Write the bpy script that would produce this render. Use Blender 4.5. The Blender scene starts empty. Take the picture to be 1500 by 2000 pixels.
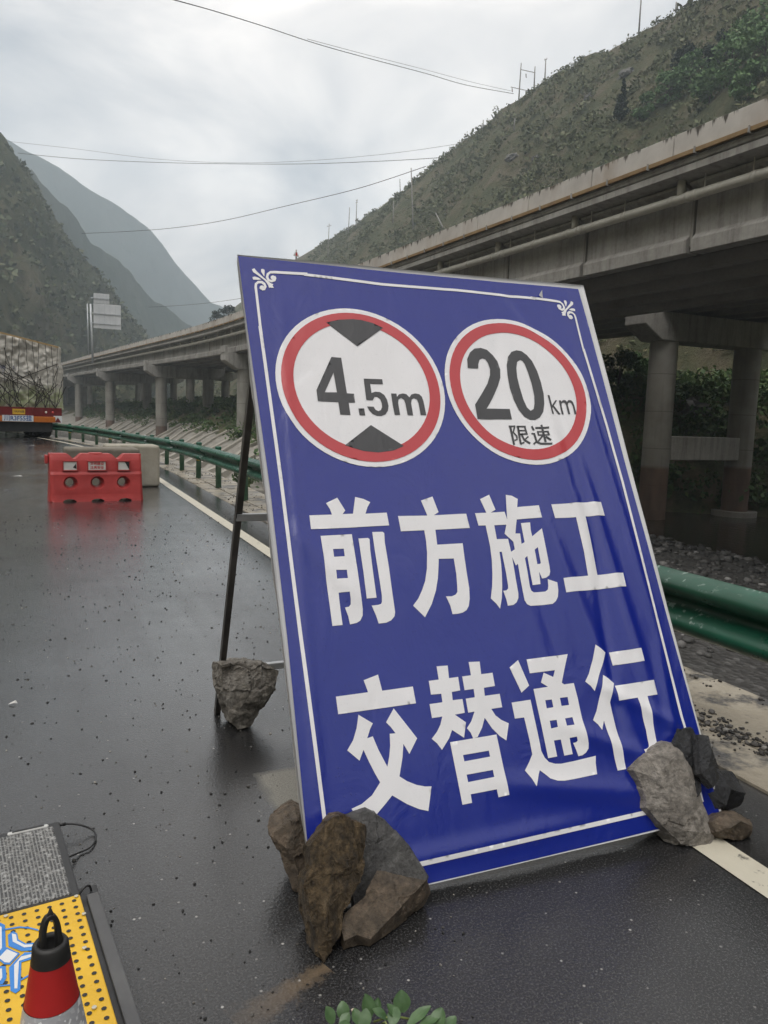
import bpy, bmesh, math, random
import numpy as np
from mathutils import Vector, Matrix, noise
from mathutils.geometry import delaunay_2d_cdt

# ------------------------------------------------------------------ camera, sky, sun, exposure
sc = bpy.context.scene
C = sc.collection
PI = math.pi
EYE = Vector((0.0, 0.0, 1.5))
YAW, PITCH, ROLL, FPX = math.radians(23.7), math.radians(7.1), math.radians(1.9), 1500.0
FWD = Vector((math.sin(YAW)*math.cos(PITCH), math.cos(YAW)*math.cos(PITCH), -math.sin(PITCH)))
_r = Vector((math.cos(YAW), -math.sin(YAW), 0))
_u = _r.cross(FWD)
RIGHT = _r*math.cos(ROLL) + _u*math.sin(ROLL)
UP = -_r*math.sin(ROLL) + _u*math.cos(ROLL)
cam_d = bpy.data.cameras.new('camera')
cam_d.sensor_fit = 'HORIZONTAL'; cam_d.sensor_width = 36.0; cam_d.lens = 36.0
cam_d.clip_start = 0.05; cam_d.clip_end = 20000
cam = bpy.data.objects.new('camera', cam_d); C.objects.link(cam)
cam.matrix_world = Matrix(((RIGHT.x, UP.x, -FWD.x, EYE.x), (RIGHT.y, UP.y, -FWD.y, EYE.y), (RIGHT.z, UP.z, -FWD.z, EYE.z), (0, 0, 0, 1)))
sc.camera = cam

SUN_EL, SUN_AZ = math.radians(62), math.radians(228)      # azimuth clockwise from +Y: behind the camera, a little left
world = bpy.data.worlds.new('World'); sc.world = world; world.use_nodes = True
nt = world.node_tree; nt.nodes.clear()
W = lambda t: nt.nodes.new(t)
sky = W('ShaderNodeTexSky'); sky.sky_type = 'NISHITA'; sky.sun_disc = False
sky.sun_elevation = SUN_EL; sky.sun_rotation = SUN_AZ; sky.dust_density = 3.0
tc = W('ShaderNodeTexCoord')
mp = W('ShaderNodeMapping'); mp.inputs['Scale'].default_value = (1.0, 1.0, 2.4); mp.inputs['Rotation'].default_value = (0.25, 0.1, 0.9)
nt.links.new(tc.outputs['Generated'], mp.inputs['Vector'])
nz = W('ShaderNodeTexNoise'); nz.inputs['Scale'].default_value = 2.3; nz.inputs['Detail'].default_value = 9; nz.inputs['Roughness'].default_value = 0.56; nz.inputs['Distortion'].default_value = 0.8
nt.links.new(mp.outputs['Vector'], nz.inputs['Vector'])
rp = W('ShaderNodeValToRGB')
rp.color_ramp.elements[0].position = 0.33; rp.color_ramp.elements[0].color = (2.7, 2.68, 2.76, 1)
rp.color_ramp.elements[1].position = 0.60; rp.color_ramp.elements[1].color = (8.8, 8.0, 7.25, 1)
nt.links.new(nz.outputs['Fac'], rp.inputs['Fac'])
sz = W('ShaderNodeSeparateXYZ'); nt.links.new(tc.outputs['Generated'], sz.inputs[0])
mr = W('ShaderNodeMapRange'); mr.inputs['From Min'].default_value = 0.0; mr.inputs['From Max'].default_value = 0.75; mr.inputs['To Min'].default_value = 1.32; mr.inputs['To Max'].default_value = 0.92
nt.links.new(sz.outputs['Z'], mr.inputs['Value'])
ml = W('ShaderNodeMixRGB'); ml.blend_type = 'MULTIPLY'; ml.inputs['Fac'].default_value = 1.0
nt.links.new(rp.outputs['Color'], ml.inputs['Color1']); nt.links.new(mr.outputs['Result'], ml.inputs['Color2'])
mx = W('ShaderNodeMixRGB'); mx.inputs['Fac'].default_value = 0.93
nt.links.new(sky.outputs['Color'], mx.inputs['Color1']); nt.links.new(ml.outputs['Color'], mx.inputs['Color2'])
bg = W('ShaderNodeBackground'); bg.inputs['Strength'].default_value = 0.12
nt.links.new(mx.outputs['Color'], bg.inputs['Color'])
wo = W('ShaderNodeOutputWorld'); nt.links.new(bg.outputs['Background'], wo.inputs['Surface'])

sun_d = bpy.data.lights.new('sun', 'SUN'); sun_d.energy = 1.5; sun_d.angle = math.radians(45); sun_d.color = (1.0, 0.97, 0.93)
sun = bpy.data.objects.new('sun', sun_d); C.objects.link(sun)
_sd = Vector((math.sin(SUN_AZ)*math.cos(SUN_EL), math.cos(SUN_AZ)*math.cos(SUN_EL), math.sin(SUN_EL)))
sun.rotation_euler = _sd.to_track_quat('Z', 'Y').to_euler(); sun.location = (0, 0, 60)

sc.view_settings.view_transform = 'Standard'; sc.view_settings.look = 'None'
sc.view_settings.gamma = 1.0; sc.view_settings.use_curve_mapping = False
sc.view_settings.exposure = 0.74
sc.render.engine = 'CYCLES'
sc.cycles.use_denoising = True
sc.cycles.max_bounces = 6; sc.cycles.volume_bounces = 1
sc.cycles.use_adaptive_sampling = True

# ------------------------------------------------------------------ helpers
rnd = random.Random(7)
def px(x, y):                                     # direction of sight for a spot of the photograph
    return FWD + RIGHT*((x-750)/FPX) - UP*((y-1000)/FPX)
def gp(x, y, z=0.0):                              # ... where it meets the level z
    d = px(x, y); return EYE + d*((z-EYE.z)/d.z)
def atx(x, y, X):
    d = px(x, y); return EYE + d*(X/d.x)
def aty(x, y, Y):
    d = px(x, y); return EYE + d*(Y/d.y)
def onplane(x, y, p0, n):
    d = px(x, y); return EYE + d*((p0-EYE).dot(n)/d.dot(n))
def fbm(x, y, z=0.0, o=4):
    return noise.fractal(Vector((x, y, z)), 1.0, 2.0, o)
def lerp(a, b, t): return a+(b-a)*t
def interp(t, tab):
    if t <= tab[0][0]: return tab[0][1]
    for (a, b), (c, d) in zip(tab, tab[1:]):
        if t <= c: return lerp(b, d, (t-a)/(c-a))
    return tab[-1][1]
def sstep(a, b, t):
    t = min(1, max(0, (t-a)/(b-a))); return t*t*(3-2*t)

def link(o, parent=None, loc=None, rot=None):
    C.objects.link(o)
    if parent is not None: o.parent = parent
    if loc is not None: o.location = loc
    if rot is not None: o.rotation_euler = rot
    return o
def tag(o, label, cat, group=None):
    o['label'] = label; o['category'] = cat
    if group: o['group'] = group
    return o
def struct(o): o['kind'] = 'structure'; return o
def stuff(o, label=None, cat=None):
    o['kind'] = 'stuff'
    if label: o['label'] = label
    if cat: o['category'] = cat
    return o
def thing(name, label, cat, loc=(0, 0, 0), rotz=0.0, group=None):
    o = bpy.data.objects.new(name, None); o.empty_display_size = 0.2
    link(o, None, loc, (0, 0, rotz)); return tag(o, label, cat, group)
def mesh(name, V, F, mat=None, parent=None, smooth=False, loc=None, rot=None):
    me = bpy.data.meshes.new(name); me.from_pydata([tuple(v) for v in V], [], F); me.update()
    if mat: me.materials.append(mat)
    if smooth: me.polygons.foreach_set('use_smooth', [True]*len(me.polygons))
    return link(bpy.data.objects.new(name, me), parent, loc, rot)
def mesh_np(name, V, F, mat, parent=None, smooth=False):
    me = bpy.data.meshes.new(name); n, k = F.shape
    me.vertices.add(len(V)); me.vertices.foreach_set('co', np.asarray(V, np.float32).ravel())
    me.loops.add(n*k); me.loops.foreach_set('vertex_index', np.asarray(F, np.int32).ravel())
    me.polygons.add(n); me.polygons.foreach_set('loop_start', np.arange(0, n*k, k, dtype=np.int32))
    me.polygons.foreach_set('loop_total', np.full(n, k, np.int32))
    if smooth: me.polygons.foreach_set('use_smooth', np.ones(n, bool))
    me.update(calc_edges=True); me.validate(); me.materials.append(mat)
    return link(bpy.data.objects.new(name, me), parent)
def clone(o, parent=None):
    c = o.copy(); C.objects.link(c)
    c.parent = parent
    for ch in list(o.children): clone(ch, c)
    return c

class MB:                                          # collects shapes for ONE mesh
    def __init__(s): s.V = []; s.F = []
    def add(s, V, F):
        b = len(s.V); s.V += [Vector(v) for v in V]; s.F += [tuple(i+b for i in f) for f in F]; return s
    def box(s, c, d, rot=None):
        x, y, z = d[0]/2, d[1]/2, d[2]/2; c = Vector(c)
        V = [Vector(p) for p in ((-x,-y,-z),(x,-y,-z),(x,y,-z),(-x,y,-z),(-x,-y,z),(x,-y,z),(x,y,z),(-x,y,z))]
        if rot is not None: V = [rot @ v for v in V]
        return s.add([c+v for v in V], [(3,2,1,0),(4,5,6,7),(0,1,5,4),(1,2,6,5),(2,3,7,6),(3,0,4,7)])
    def bar(s, a, b, w, h, up=(0, 0, 1)):           # square bar from a to b
        a = Vector(a); b = Vector(b); t = (b-a).normalized(); up = Vector(up)
        l = t.cross(up)
        if l.length < 1e-4: l = t.cross(Vector((1, 0, 0)))
        l.normalize(); u = l.cross(t)
        V = []
        for p in (a, b):
            for i, j in ((-1,-1),(1,-1),(1,1),(-1,1)): V.append(p+l*(i*w/2)+u*(j*h/2))
        return s.add(V, [(3,2,1,0),(4,5,6,7),(0,1,5,4),(1,2,6,5),(2,3,7,6),(3,0,4,7)])
    def tube(s, pts, r, n=8, caps=True):
        pts = [Vector(p) for p in pts]; V = []; F = []
        R = r if isinstance(r, (list, tuple)) else [r]*len(pts)
        prev = None
        for i, p in enumerate(pts):
            t = (pts[min(i+1, len(pts)-1)]-pts[max(i-1, 0)]).normalized()
            if prev is None:
                l = t.cross(Vector((0, 0, 1)))
                if l.length < 1e-3: l = t.cross(Vector((1, 0, 0)))
            else: l = prev - t*prev.dot(t)
            l.normalize(); prev = l; u = t.cross(l)
            for k in range(n):
                a = 2*PI*k/n; V.append(p+l*(math.cos(a)*R[i])+u*(math.sin(a)*R[i]))
        for i in range(len(pts)-1):
            for k in range(n):
                F.append((i*n+k, i*n+(k+1) % n, (i+1)*n+(k+1) % n, (i+1)*n+k))
        if caps:
            F.append(tuple(range(n-1, -1, -1))); F.append(tuple((len(pts)-1)*n+k for k in range(n)))
        return s.add(V, F)
    def lathe(s, prof, n=24, c=(0, 0, 0)):
        c = Vector(c); V = []; F = []
        for r, z in prof:
            for k in range(n):
                a = 2*PI*k/n; V.append(c+Vector((r*math.cos(a), r*math.sin(a), z)))
        for i in range(len(prof)-1):
            for k in range(n): F.append((i*n+k, i*n+(k+1) % n, (i+1)*n+(k+1) % n, (i+1)*n+k))
        return s.add(V, F)
    def prism(s, poly, a, b):                       # polygon in (x,z) from y=a to y=b
        n = len(poly)
        V = [(x, a, z) for x, z in poly]+[(x, b, z) for x, z in poly]
        return s.add(V, [tuple(range(n)), tuple(range(2*n-1, n-1, -1))]+[((i+1) % n, i, n+i, n+(i+1) % n) for i in range(n)])
    def build(s, name, mat, parent=None, smooth=False, bevel=0, loc=None, rot=None, seg=2):
        o = mesh(name, s.V, s.F, mat, parent, smooth, loc, rot)
        if bevel:
            m = o.modifiers.new('bevel', 'BEVEL'); m.width = bevel; m.segments = seg; m.limit_method = 'ANGLE'
        return o

def inpoly(p, poly):
    x, y = p; c = False; j = len(poly)-1
    for i in range(len(poly)):
        a = poly[i]; b = poly[j]
        if (a[1] > y) != (b[1] > y) and x < (b[0]-a[0])*(y-a[1])/(b[1]-a[1])+a[0]: c = not c
        j = i
    return c
def fill(outer, holes, step):                      # outline with holes -> even triangles
    V = []; E = []
    for lp in [outer]+holes:
        b = len(V); pts = []
        for i, p in enumerate(lp):
            q = lp[(i+1) % len(lp)]; L = math.hypot(q[0]-p[0], q[1]-p[1]); k = max(1, int(L/step))
            for j in range(k): pts.append((lerp(p[0], q[0], j/k), lerp(p[1], q[1], j/k)))
        V += pts; n = len(pts); E += [(b+i, b+(i+1) % n) for i in range(n)]
    xs = [p[0] for p in outer]; ys = [p[1] for p in outer]
    y = min(ys)+step*.5
    while y < max(ys):
        x = min(xs)+step*.5
        while x < max(xs):
            if inpoly((x, y), outer) and not any(inpoly((x, y), h) for h in holes): V.append((x, y))
            x += step
        y += step
    r = delaunay_2d_cdt([Vector(v) for v in V], E, [], 0, 1e-5)
    v2, f2 = r[0], r[2]; F = []
    for f in f2:
        c = (sum(v2[i].x for i in f)/len(f), sum(v2[i].y for i in f)/len(f))
        if inpoly(c, outer) and not any(inpoly(c, h) for h in holes): F.append(tuple(f))
    return [(v.x, v.y) for v in v2], F
def stroke(pts, w):
    L = []; R = []
    for i, p in enumerate(pts):
        a = pts[max(i-1, 0)]; b = pts[min(i+1, len(pts)-1)]; d = math.hypot(b[0]-a[0], b[1]-a[1]); nx, ny = -(b[1]-a[1])/d, (b[0]-a[0])/d
        L.append((p[0]+nx*w/2, p[1]+ny*w/2)); R.append((p[0]-nx*w/2, p[1]-ny*w/2))
    return L+R[::-1]

# ------------------------------------------------------------------ materials
class Mat:
    def __init__(s, name):
        s.m = bpy.data.materials.new(name); s.m.use_nodes = True; s.t = s.m.node_tree
        s.p = s.t.nodes['Principled BSDF']
    def n(s, typ, **kw):
        nd = s.t.nodes.new(typ)
        for k, v in kw.items():
            if k in nd.inputs: nd.inputs[k].default_value = v
            else: setattr(nd, k, v)
        return nd
    def l(s, a, b): s.t.links.new(a, b)
    def coord(s, kind='Object', scale=(1, 1, 1)):
        c = s.n('ShaderNodeTexCoord'); m = s.n('ShaderNodeMapping'); m.inputs['Scale'].default_value = scale
        s.l(c.outputs[kind], m.inputs['Vector']); return m.outputs['Vector']
    def pos(s, scale=(1, 1, 1)):
        c = s.n('ShaderNodeNewGeometry'); m = s.n('ShaderNodeMapping'); m.inputs['Scale'].default_value = scale
        s.l(c.outputs['Position'], m.inputs['Vector']); return m.outputs['Vector']
    def noise(s, vec, scale, detail=4, rough=.55, dist=0):
        nd = s.n('ShaderNodeTexNoise'); nd.inputs['Scale'].default_value = scale; nd.inputs['Detail'].default_value = detail
        nd.inputs['Roughness'].default_value = rough; nd.inputs['Distortion'].default_value = dist
        s.l(vec, nd.inputs['Vector']); return nd.outputs['Fac']
    def vor(s, vec, scale, feat='F1', out='Distance'):
        nd = s.n('ShaderNodeTexVoronoi'); nd.feature = feat; nd.inputs['Scale'].default_value = scale; s.l(vec, nd.inputs['Vector']); return nd.outputs[out]
    def ramp(s, fac, stops):
        r = s.n('ShaderNodeValToRGB'); e = r.color_ramp.elements
        while len(e) < len(stops): e.new(0.5)
        for el, (p, c) in zip(e, stops):
            el.position = p; el.color = (*c, 1) if not isinstance(c, (int, float)) else (c, c, c, 1)
        s.l(fac, r.inputs['Fac']); return r.outputs['Color']
    def mix(s, fac, a, b, mode='MIX'):
        m = s.n('ShaderNodeMixRGB'); m.blend_type = mode
        for v, i in ((fac, 'Fac'), (a, 'Color1'), (b, 'Color2')):
            if hasattr(v, 'links'): s.l(v, m.inputs[i])
            elif isinstance(v, (int, float)): m.inputs[i].default_value = v if i == 'Fac' else (v, v, v, 1)
            else: m.inputs[i].default_value = (*v, 1)
        return m.outputs['Color']
    def math(s, op, a, b=0.0):
        m = s.n('ShaderNodeMath'); m.operation = op
        for v, i in ((a, 0), (b, 1)):
            if hasattr(v, 'links'): s.l(v, m.inputs[i])
            else: m.inputs[i].default_value = v
        return m.outputs[0]
    def base(s, c):
        if hasattr(c, 'links'): s.l(c, s.p.inputs['Base Color'])
        else: s.p.inputs['Base Color'].default_value = (*c, 1)
    def rough(s, r):
        if hasattr(r, 'links'): s.l(r, s.p.inputs['Roughness'])
        else: s.p.inputs['Roughness'].default_value = r
    def bump(s, h, strength=.5, dist=.01):
        b = s.n('ShaderNodeBump'); b.inputs['Strength'].default_value = strength; b.inputs['Distance'].default_value = dist
        s.l(h, b.inputs['Height']); s.l(b.outputs['Normal'], s.p.inputs['Normal'])
    def set(s, **kw):
        for k, v in kw.items(): s.p.inputs[k.replace('_', ' ')].default_value = v

def simple(name, c1, c2=None, scale=3.0, rough=.6, bump=0, bscale=20, bdist=.01, metal=0, detail=5, coord='Object', squash=(1, 1, 1), spec=.5):
    M = Mat(name); v = M.coord(coord, squash)
    if c2: M.base(M.ramp(M.noise(v, scale, detail), [(.3, c1), (.7, c2)]))
    else: M.base(c1)
    M.rough(rough); M.p.inputs['Metallic'].default_value = metal; M.p.inputs['Specular IOR Level'].default_value = spec
    if bump: M.bump(M.noise(v, bscale, 5), bump, bdist)
    return M.m
# ------------------------------------------------------------------ the lie of the land
def ro(Y):                                         # the road bends left ahead
    t = max(0.0, Y-18)
    return -.006*t*t if t < 24 else -3.456-.288*(t-24)
TOE = [(-300, 47), (38, 46), (60, 14), (130, 13.2), (170, 8.5), (213, 3.5), (270, -3), (700, -50)]
def toe(Y): return interp(Y, TOE)
XR = 150.0
KR = [(0.2, .70), (1.06, .700), (1.19, .708), (1.37, .724), (1.6, .733), (1.86, .71), (2.24, .673), (2.9, .661), (3.3, .668), (4.2, .60), (5.5, .5)]
def land_row(Y):
    o = ro(Y); t = toe(Y); row = []
    for x in (-330, -260, -200, -160, -130, -105, -85, -70, -55, -42, -32, -24, -18, -14): # unseen slope on the valley's left side, added for light and reflections
        h = max(0, -x-14)*.85
        h += fbm(x*.03, Y*.03, 3)*min(1, h/20)*14
        row.append((x+o, h-.03, 2))
    for x in (-9, -4, 0, 3.2, 3.62): row.append((x+o, -.03, 0))
    for i in range(1, 9):                           # the drop from the road to the river bed
        f = i/8; x = 3.62+f*3.6
        row.append((x+o, -.03-4.3*sstep(0, 1, f)+fbm(x*.8, Y*.8)*.12*f, 0))
    x0 = 7.22+o; n = 22
    for i in range(1, n+1):
        f = i/n; x = lerp(x0, t, f)
        z = -4.33+fbm(x*.25, Y*.25, 5)*.12
        z -= .55*sstep(t-19, t-13, x) if Y < 50 else .35*sstep(.55, .8, f)
        row.append((x, z, 1))
    n = 14
    for i in range(1, n+1):                         # far bank
        f = i/n; x = t+f*11
        z = -4.9+(6.4 if Y > 50 else 8.6)*(f**.85)+fbm(x*.3, Y*.3, 9)*.5*sstep(0, .2, f)
        row.append((x, z, 3 if Y > 54 and f < .62+.2*fbm(Y*.35, 4.4) else 2))
    zb = row[-1][1]; xb = row[-1][0]; xh = max(64.0, xb+2); n = 12
    for i in range(1, n+1):
        f = i/n; x = lerp(xb, xh, f)
        row.append((x, lerp(zb, 7.0, f)+fbm(x*.15, Y*.15, 2)*.8*math.sin(f*PI), 2))
    n = 64
    k = interp(max(.2, Y)/XR, KR); zr = XR*k+1.5
    for i in range(1, n+1):
        f = i/n; x = lerp(xh, XR, f)
        z = lerp(7.0, zr, f**.96)
        z += fbm(x*.022, Y*.022, 1, 5)*7*math.sin(f*PI)**.6 + fbm(x*.11, Y*.11, 4, 4)*1.5
        row.append((x, z, 4))
    for i in range(1, 7):
        f = i/6; x = XR+f*f*260
        row.append((x, zr+10*math.sin(f*1.5)-55*f*f+fbm(x*.03, Y*.03, 8)*6, 4))
    return row
Ys = list(np.arange(-260, -20, 16.0))+list(np.arange(-20, 60, 1.5))+list(np.arange(60, 210, 3.0))+list(np.arange(210, 420, 5.0))+list(np.arange(420, 900, 20.0))
rows = [land_row(float(y)) for y in Ys]
nc = len(rows[0])

def ground_mats():
    out = []
    M = Mat('roadside_soil'); v = M.pos()
    M.base(M.ramp(M.noise(v, 2.2, 6), [(.3, (.06, .05, .04)), (.7, (.16, .14, .11))])); M.rough(.85); M.bump(M.noise(v, 9, 6), .8, .06); out.append(M.m)
    M = Mat('river_gravel'); v = M.pos()
    c = M.ramp(M.vor(v, 5.0, 'F1', 'Color'), [(.2, (.035, .034, .033)), (.75, (.085, .082, .078)), (.95, (.2, .195, .19))])
    M.base(M.mix(M.noise(v, .4, 4), c, (.05, .048, .045))); M.rough(.65); M.bump(M.vor(v, 5.0), .9, .12); out.append(M.m)
    M = Mat('scrub_earth'); v = M.pos()
    a = M.ramp(M.noise(v, .55, 8, .65), [(.32, (.05, .062, .028)), (.48, (.10, .105, .048)), (.60, (.17, .14, .08)), (.75, (.25, .21, .155))])
    M.base(a); M.rough(.9); M.bump(M.noise(v, 2.5, 8, .7), .9, .35); out.append(M.m)
    M = Mat('stone_revetment'); v = M.pos((1, 1, 1))
    M.base(M.ramp(M.noise(v, 1.0, 6), [(.3, (.20, .185, .16)), (.7, (.36, .34, .30))])); M.rough(.8); M.bump(M.noise(v, 4, 5), .6, .08); out.append(M.m)
    M = Mat('hillside'); v = M.pos()
    a = M.ramp(M.noise(v, .10, 9, .68), [(.30, (.040, .052, .022)), (.43, (.080, .092, .042)), (.52, (.135, .122, .068)), (.60, (.185, .145, .098)), (.72, (.26, .23, .20))])
    b = M.ramp(M.noise(v, .9, 7, .7), [(.35, (.04, .052, .024)), (.65, (.125, .122, .07))])
    M.base(M.mix(.45, a, b)); M.rough(.95); M.bump(M.noise(v, .9, 9, .75), 1.0, 1.2); M.set(Specular_IOR_Level=.2); out.append(M.m)
    return out
gm = ground_mats()
me = bpy.data.meshes.new('ground')
me.from_pydata([(x, Ys[j], z) for j, r in enumerate(rows) for x, z, k in r], [],
               [(j*nc+i, j*nc+i+1, (j+1)*nc+i+1, (j+1)*nc+i) for j in range(len(Ys)-1) for i in range(nc-1)])
for m in gm: me.materials.append(m)
me.polygons.foreach_set('material_index', [rows[j][i+1][2] for j in range(len(Ys)-1) for i in range(nc-1)])
me.polygons.foreach_set('use_smooth', [True]*len(me.polygons)); me.update()
struct(link(bpy.data.objects.new('ground', me)))
land = {}
def land_z(x, Y):
    j = min(range(len(Ys)), key=lambda q: abs(Ys[q]-Y)) if Y not in land else land[Y]
    land[Y] = j; r = rows[j]
    for a, b in zip(r, r[1:]):
        if a[0] <= x <= b[0]: return lerp(a[1], b[1], (x-a[0])/max(1e-6, b[0]-a[0]))
    return 0.0
# a far plain under everything, out to the horizon
g2 = Mat('valley_floor'); g2.base(g2.ramp(g2.noise(g2.pos(), .01, 6), [(.3, (.03, .035, .02)), (.7, (.09, .085, .06))])); g2.rough(.95)
struct(mesh('valley_floor', [(-2350, -2350, -6.5), (2350, -2350, -6.5), (2350, 2350, -6.5), (-2350, 2350, -6.5)], [(0, 1, 2, 3)], g2.m))

# river water
M = Mat('river_water'); v = M.pos((1, .5, 1)); M.base((.035, .03, .022)); M.rough(.12); M.bump(M.noise(v, 2.2, 5), .35, .08); M.set(IOR=1.33)
V = []; F = []
for i, y in enumerate(range(-60, 300, 6)):
    t = toe(y); w = 14 if y < 50 else 7
    V += [(t-w-4, y, -4.62), (t+2.0, y, -4.62)]
    if i: F.append((2*i-2, 2*i-1, 2*i+1, 2*i))
struct(mesh('river_water', V, F, M.m))

# ------------------------------------------------------------------ road
def road_mat():
    M = Mat('wet_asphalt'); v = M.pos()
    fine = M.noise(v, 150, 4, .75); grit = M.vor(v, 95, 'F1', 'Distance'); patch = M.noise(v, .9, 5, .6); big = M.noise(v, .25, 3)
    col = M.ramp(fine, [(.38, (.007, .007, .008)), (.52, (.021, .021, .022)), (.66, (.075, .074, .072))])
    speck = M.ramp(M.vor(v, 58, 'F1', 'Color'), [(.86, 0.0), (.93, 1.0)])
    speck = M.mix(M.ramp(M.vor(v, 58), [(.16, 1.0), (.30, 0.0)]), 0.0, speck)
    col = M.mix(speck, col, (.34, .33, .31))
    # ground sheltered by the board stays dry
    s = M.n('ShaderNodeSeparateXYZ'); M.l(M.pos(), s.inputs[0])
    wob = M.math('MULTIPLY', M.math('SUBTRACT', M.noise(v, 6, 4), .5), .10)
    dx = M.math('SUBTRACT', M.math('ABSOLUTE', M.math('SUBTRACT', s.outputs[0], 1.50)), .735)
    dy = M.math('SUBTRACT', M.math('ABSOLUTE', M.math('SUBTRACT', s.outputs[1], 2.515)), .475)
    dm = M.math('ADD', M.math('MAXIMUM', dx, dy), wob)
    dry = M.n('ShaderNodeMapRange'); dry.inputs['From Min'].default_value = .02; dry.inputs['From Max'].default_value = -.03; M.l(dm, dry.inputs['Value'])
    dcol = M.ramp(fine, [(.3, (.12, .115, .10)), (.7, (.29, .28, .25))])
    col = M.mix(dry.outputs[0], col, dcol)
    # washed-out mud trail in front of the brown stone
    ax, ay = gp(632, 1893).xy; bx, by = gp(470, 1996).xy
    L = math.hypot(bx-ax, by-ay); tx, ty = (bx-ax)/L, (by-ay)/L
    px_ = M.math('SUBTRACT', s.outputs[0], ax); py_ = M.math('SUBTRACT', s.outputs[1], ay)
    al = M.math('ADD', M.math('MULTIPLY', px_, tx), M.math('MULTIPLY', py_, ty))
    ac = M.math('ABSOLUTE', M.math('ADD', M.math('MULTIPLY', px_, -ty), M.math('MULTIPLY', py_, tx)))
    ac = M.math('ADD', ac, M.math('MULTIPLY', M.math('SUBTRACT', M.noise(v, 30, 5, .7), .5), .11))
    wl = M.math('ADD', .012, M.math('MULTIPLY', al, .10))
    mud = M.n('ShaderNodeMapRange'); mud.inputs['From Min'].default_value = .022; mud.inputs['From Max'].default_value = -.012
    M.l(M.math('SUBTRACT', ac, wl), mud.inputs['Value'])
    mk = M.math('MULTIPLY', mud.outputs[0], M.math('LESS_THAN', M.math('ABSOLUTE', M.math('SUBTRACT', al, L*.5)), L*.55))
    fade = M.n('ShaderNodeMapRange'); fade.inputs['From Min'].default_value = 0; fade.inputs['From Max'].default_value = L*1.05; fade.inputs['To Min'].default_value = .55; fade.inputs['To Max'].default_value = .1; M.l(al, fade.inputs['Value'])
    mk = M.math('MULTIPLY', mk, fade.outputs[0])
    col = M.mix(mk, col, M.mix(M.noise(v, 60, 4), (.11, .075, .042), (.30, .21, .12)))
    M.base(col)
    trk = M.noise(M.pos((1.1, .07, 1)), 1.0, 4, .6)
    r = M.ramp(M.mix(.5, M.mix(.5, patch, big), trk), [(.40, .15), (.58, .30)])
    r = M.mix(M.math('MAXIMUM', dry.outputs[0], M.math('MULTIPLY', mk, .6)), r, .9)
    M.rough(r)
    h = M.mix(.45, fine, grit)
    M.bump(h, .34, .005); M.set(Specular_IOR_Level=.4, Coat_IOR=1.36)
    film = M.ramp(M.mix(.5, patch, trk), [(.36, 1.0), (.62, .55)]); M.l(M.mix(M.math('MAXIMUM', dry.outputs[0], mk), film, 0.0), M.p.inputs['Coat Weight'])
    M.l(M.ramp(M.mix(.5, big, trk), [(.4, .09), (.6, .24)]), M.p.inputs['Coat Roughness'])
    cb = M.n('ShaderNodeBump'); cb.inputs['Strength'].default_value = .17; cb.inputs['Distance'].default_value = .004; M.l(h, cb.inputs['Height']); M.l(cb.outputs['Normal'], M.p.inputs['Coat Normal'])
    return M.m
asphalt = road_mat()
RY = [float(y) for y in np.arange(-40, 40, 1.0)]+[float(y) for y in np.arange(40, 300, 4.0)]
def strip(name, xa, xb, z, mat, ys=RY, wav=0):
    V = []; F = []
    for i, y in enumerate(ys):
        o = ro(y); w = wav*fbm(y*1.3, xa*7)
        V += [(xa+o+w, y, z), (xb+o+w*.7, y, z)]
        if i: F.append((2*i-2, 2*i-1, 2*i+1, 2*i))
    return struct(mesh(name, V, F, mat))
strip('road', -8.8, 2.72, 0.0, asphalt)
def line_mat(c):
    M = Mat('worn_road_paint'); v = M.pos()
    wear = M.ramp(M.noise(v, 22, 6, .7), [(.30, 1.0), (.40, 0.0)])
    M.base(M.mix(wear, M.mix(M.noise(v, 7, 5), c, tuple(x*.72 for x in c)), (.05, .05, .05))); M.rough(.42); M.bump(M.noise(v, 150, 3), .4, .003)
    return M.m
paint = line_mat((.62, .58, .47))
strip('edge_line', 2.09, 2.235, .004, paint, [y for y in RY if y < 110], .006)
strip('lane_line', -1.9, -1.75, .004, paint, [y for y in RY if 46 < y < 110])
strip('far_edge_line', -5.9, -5.75, .004, paint, [y for y in RY if 20 < y < 110])

# concrete verge in cast slabs under the crash barrier, with silt over it
def verge_mat():
    M = Mat('silted_concrete'); v = M.pos()
    c = M.ramp(M.noise(v, 1.6, 6, .6), [(.28, (.15, .13, .10)), (.5, (.30, .265, .205)), (.75, (.43, .39, .32))])
    silt = M.ramp(M.noise(v, 2.6, 7, .7), [(.50, 0.0), (.60, 1.0)])
    sp = M.ramp(M.noise(v, 55, 4, .7), [(.35, (.03, .03, .03)), (.7, (.12, .115, .11))])
    M.base(M.mix(silt, c, sp)); M.rough(M.ramp(M.noise(v, 1.4, 4), [(.35, .22), (.65, .7)])); M.bump(M.noise(v, 26, 6), .5, .02)
    return M.m
verge = struct(bpy.data.objects.new('verge', None)); link(verge)
vm = verge_mat()
y = -6.0; k = 0
rv = random.Random(3)
while y < 80:
    L = 1.15 if y < 30 else 6.0
    a, b = y+.008, y+L-.008
    bands = ((2.70, 3.0), (3.012, 3.62)) if y < 30 else ((2.70, 3.62),)
    for xa, xb in bands:
        dz = rv.uniform(-.008, .012); sk = rv.uniform(-.05, .05)
        mb = MB(); V = []
        for (x, yy) in ((xa, a), (xb, a+sk), (xb, b+sk), (xa, b)):
            V.append((x+ro(yy), yy, .012+dz))
        V2 = [(p[0], p[1], -.1) for p in V]
        mb.add(V+V2, [(0, 1, 2, 3), (0, 4, 5, 1), (1, 5, 6, 2), (2, 6, 7, 3), (3, 7, 4, 0)])
        mb.build('slab', vm, verge, bevel=.006, seg=1)
    y += L

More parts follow.
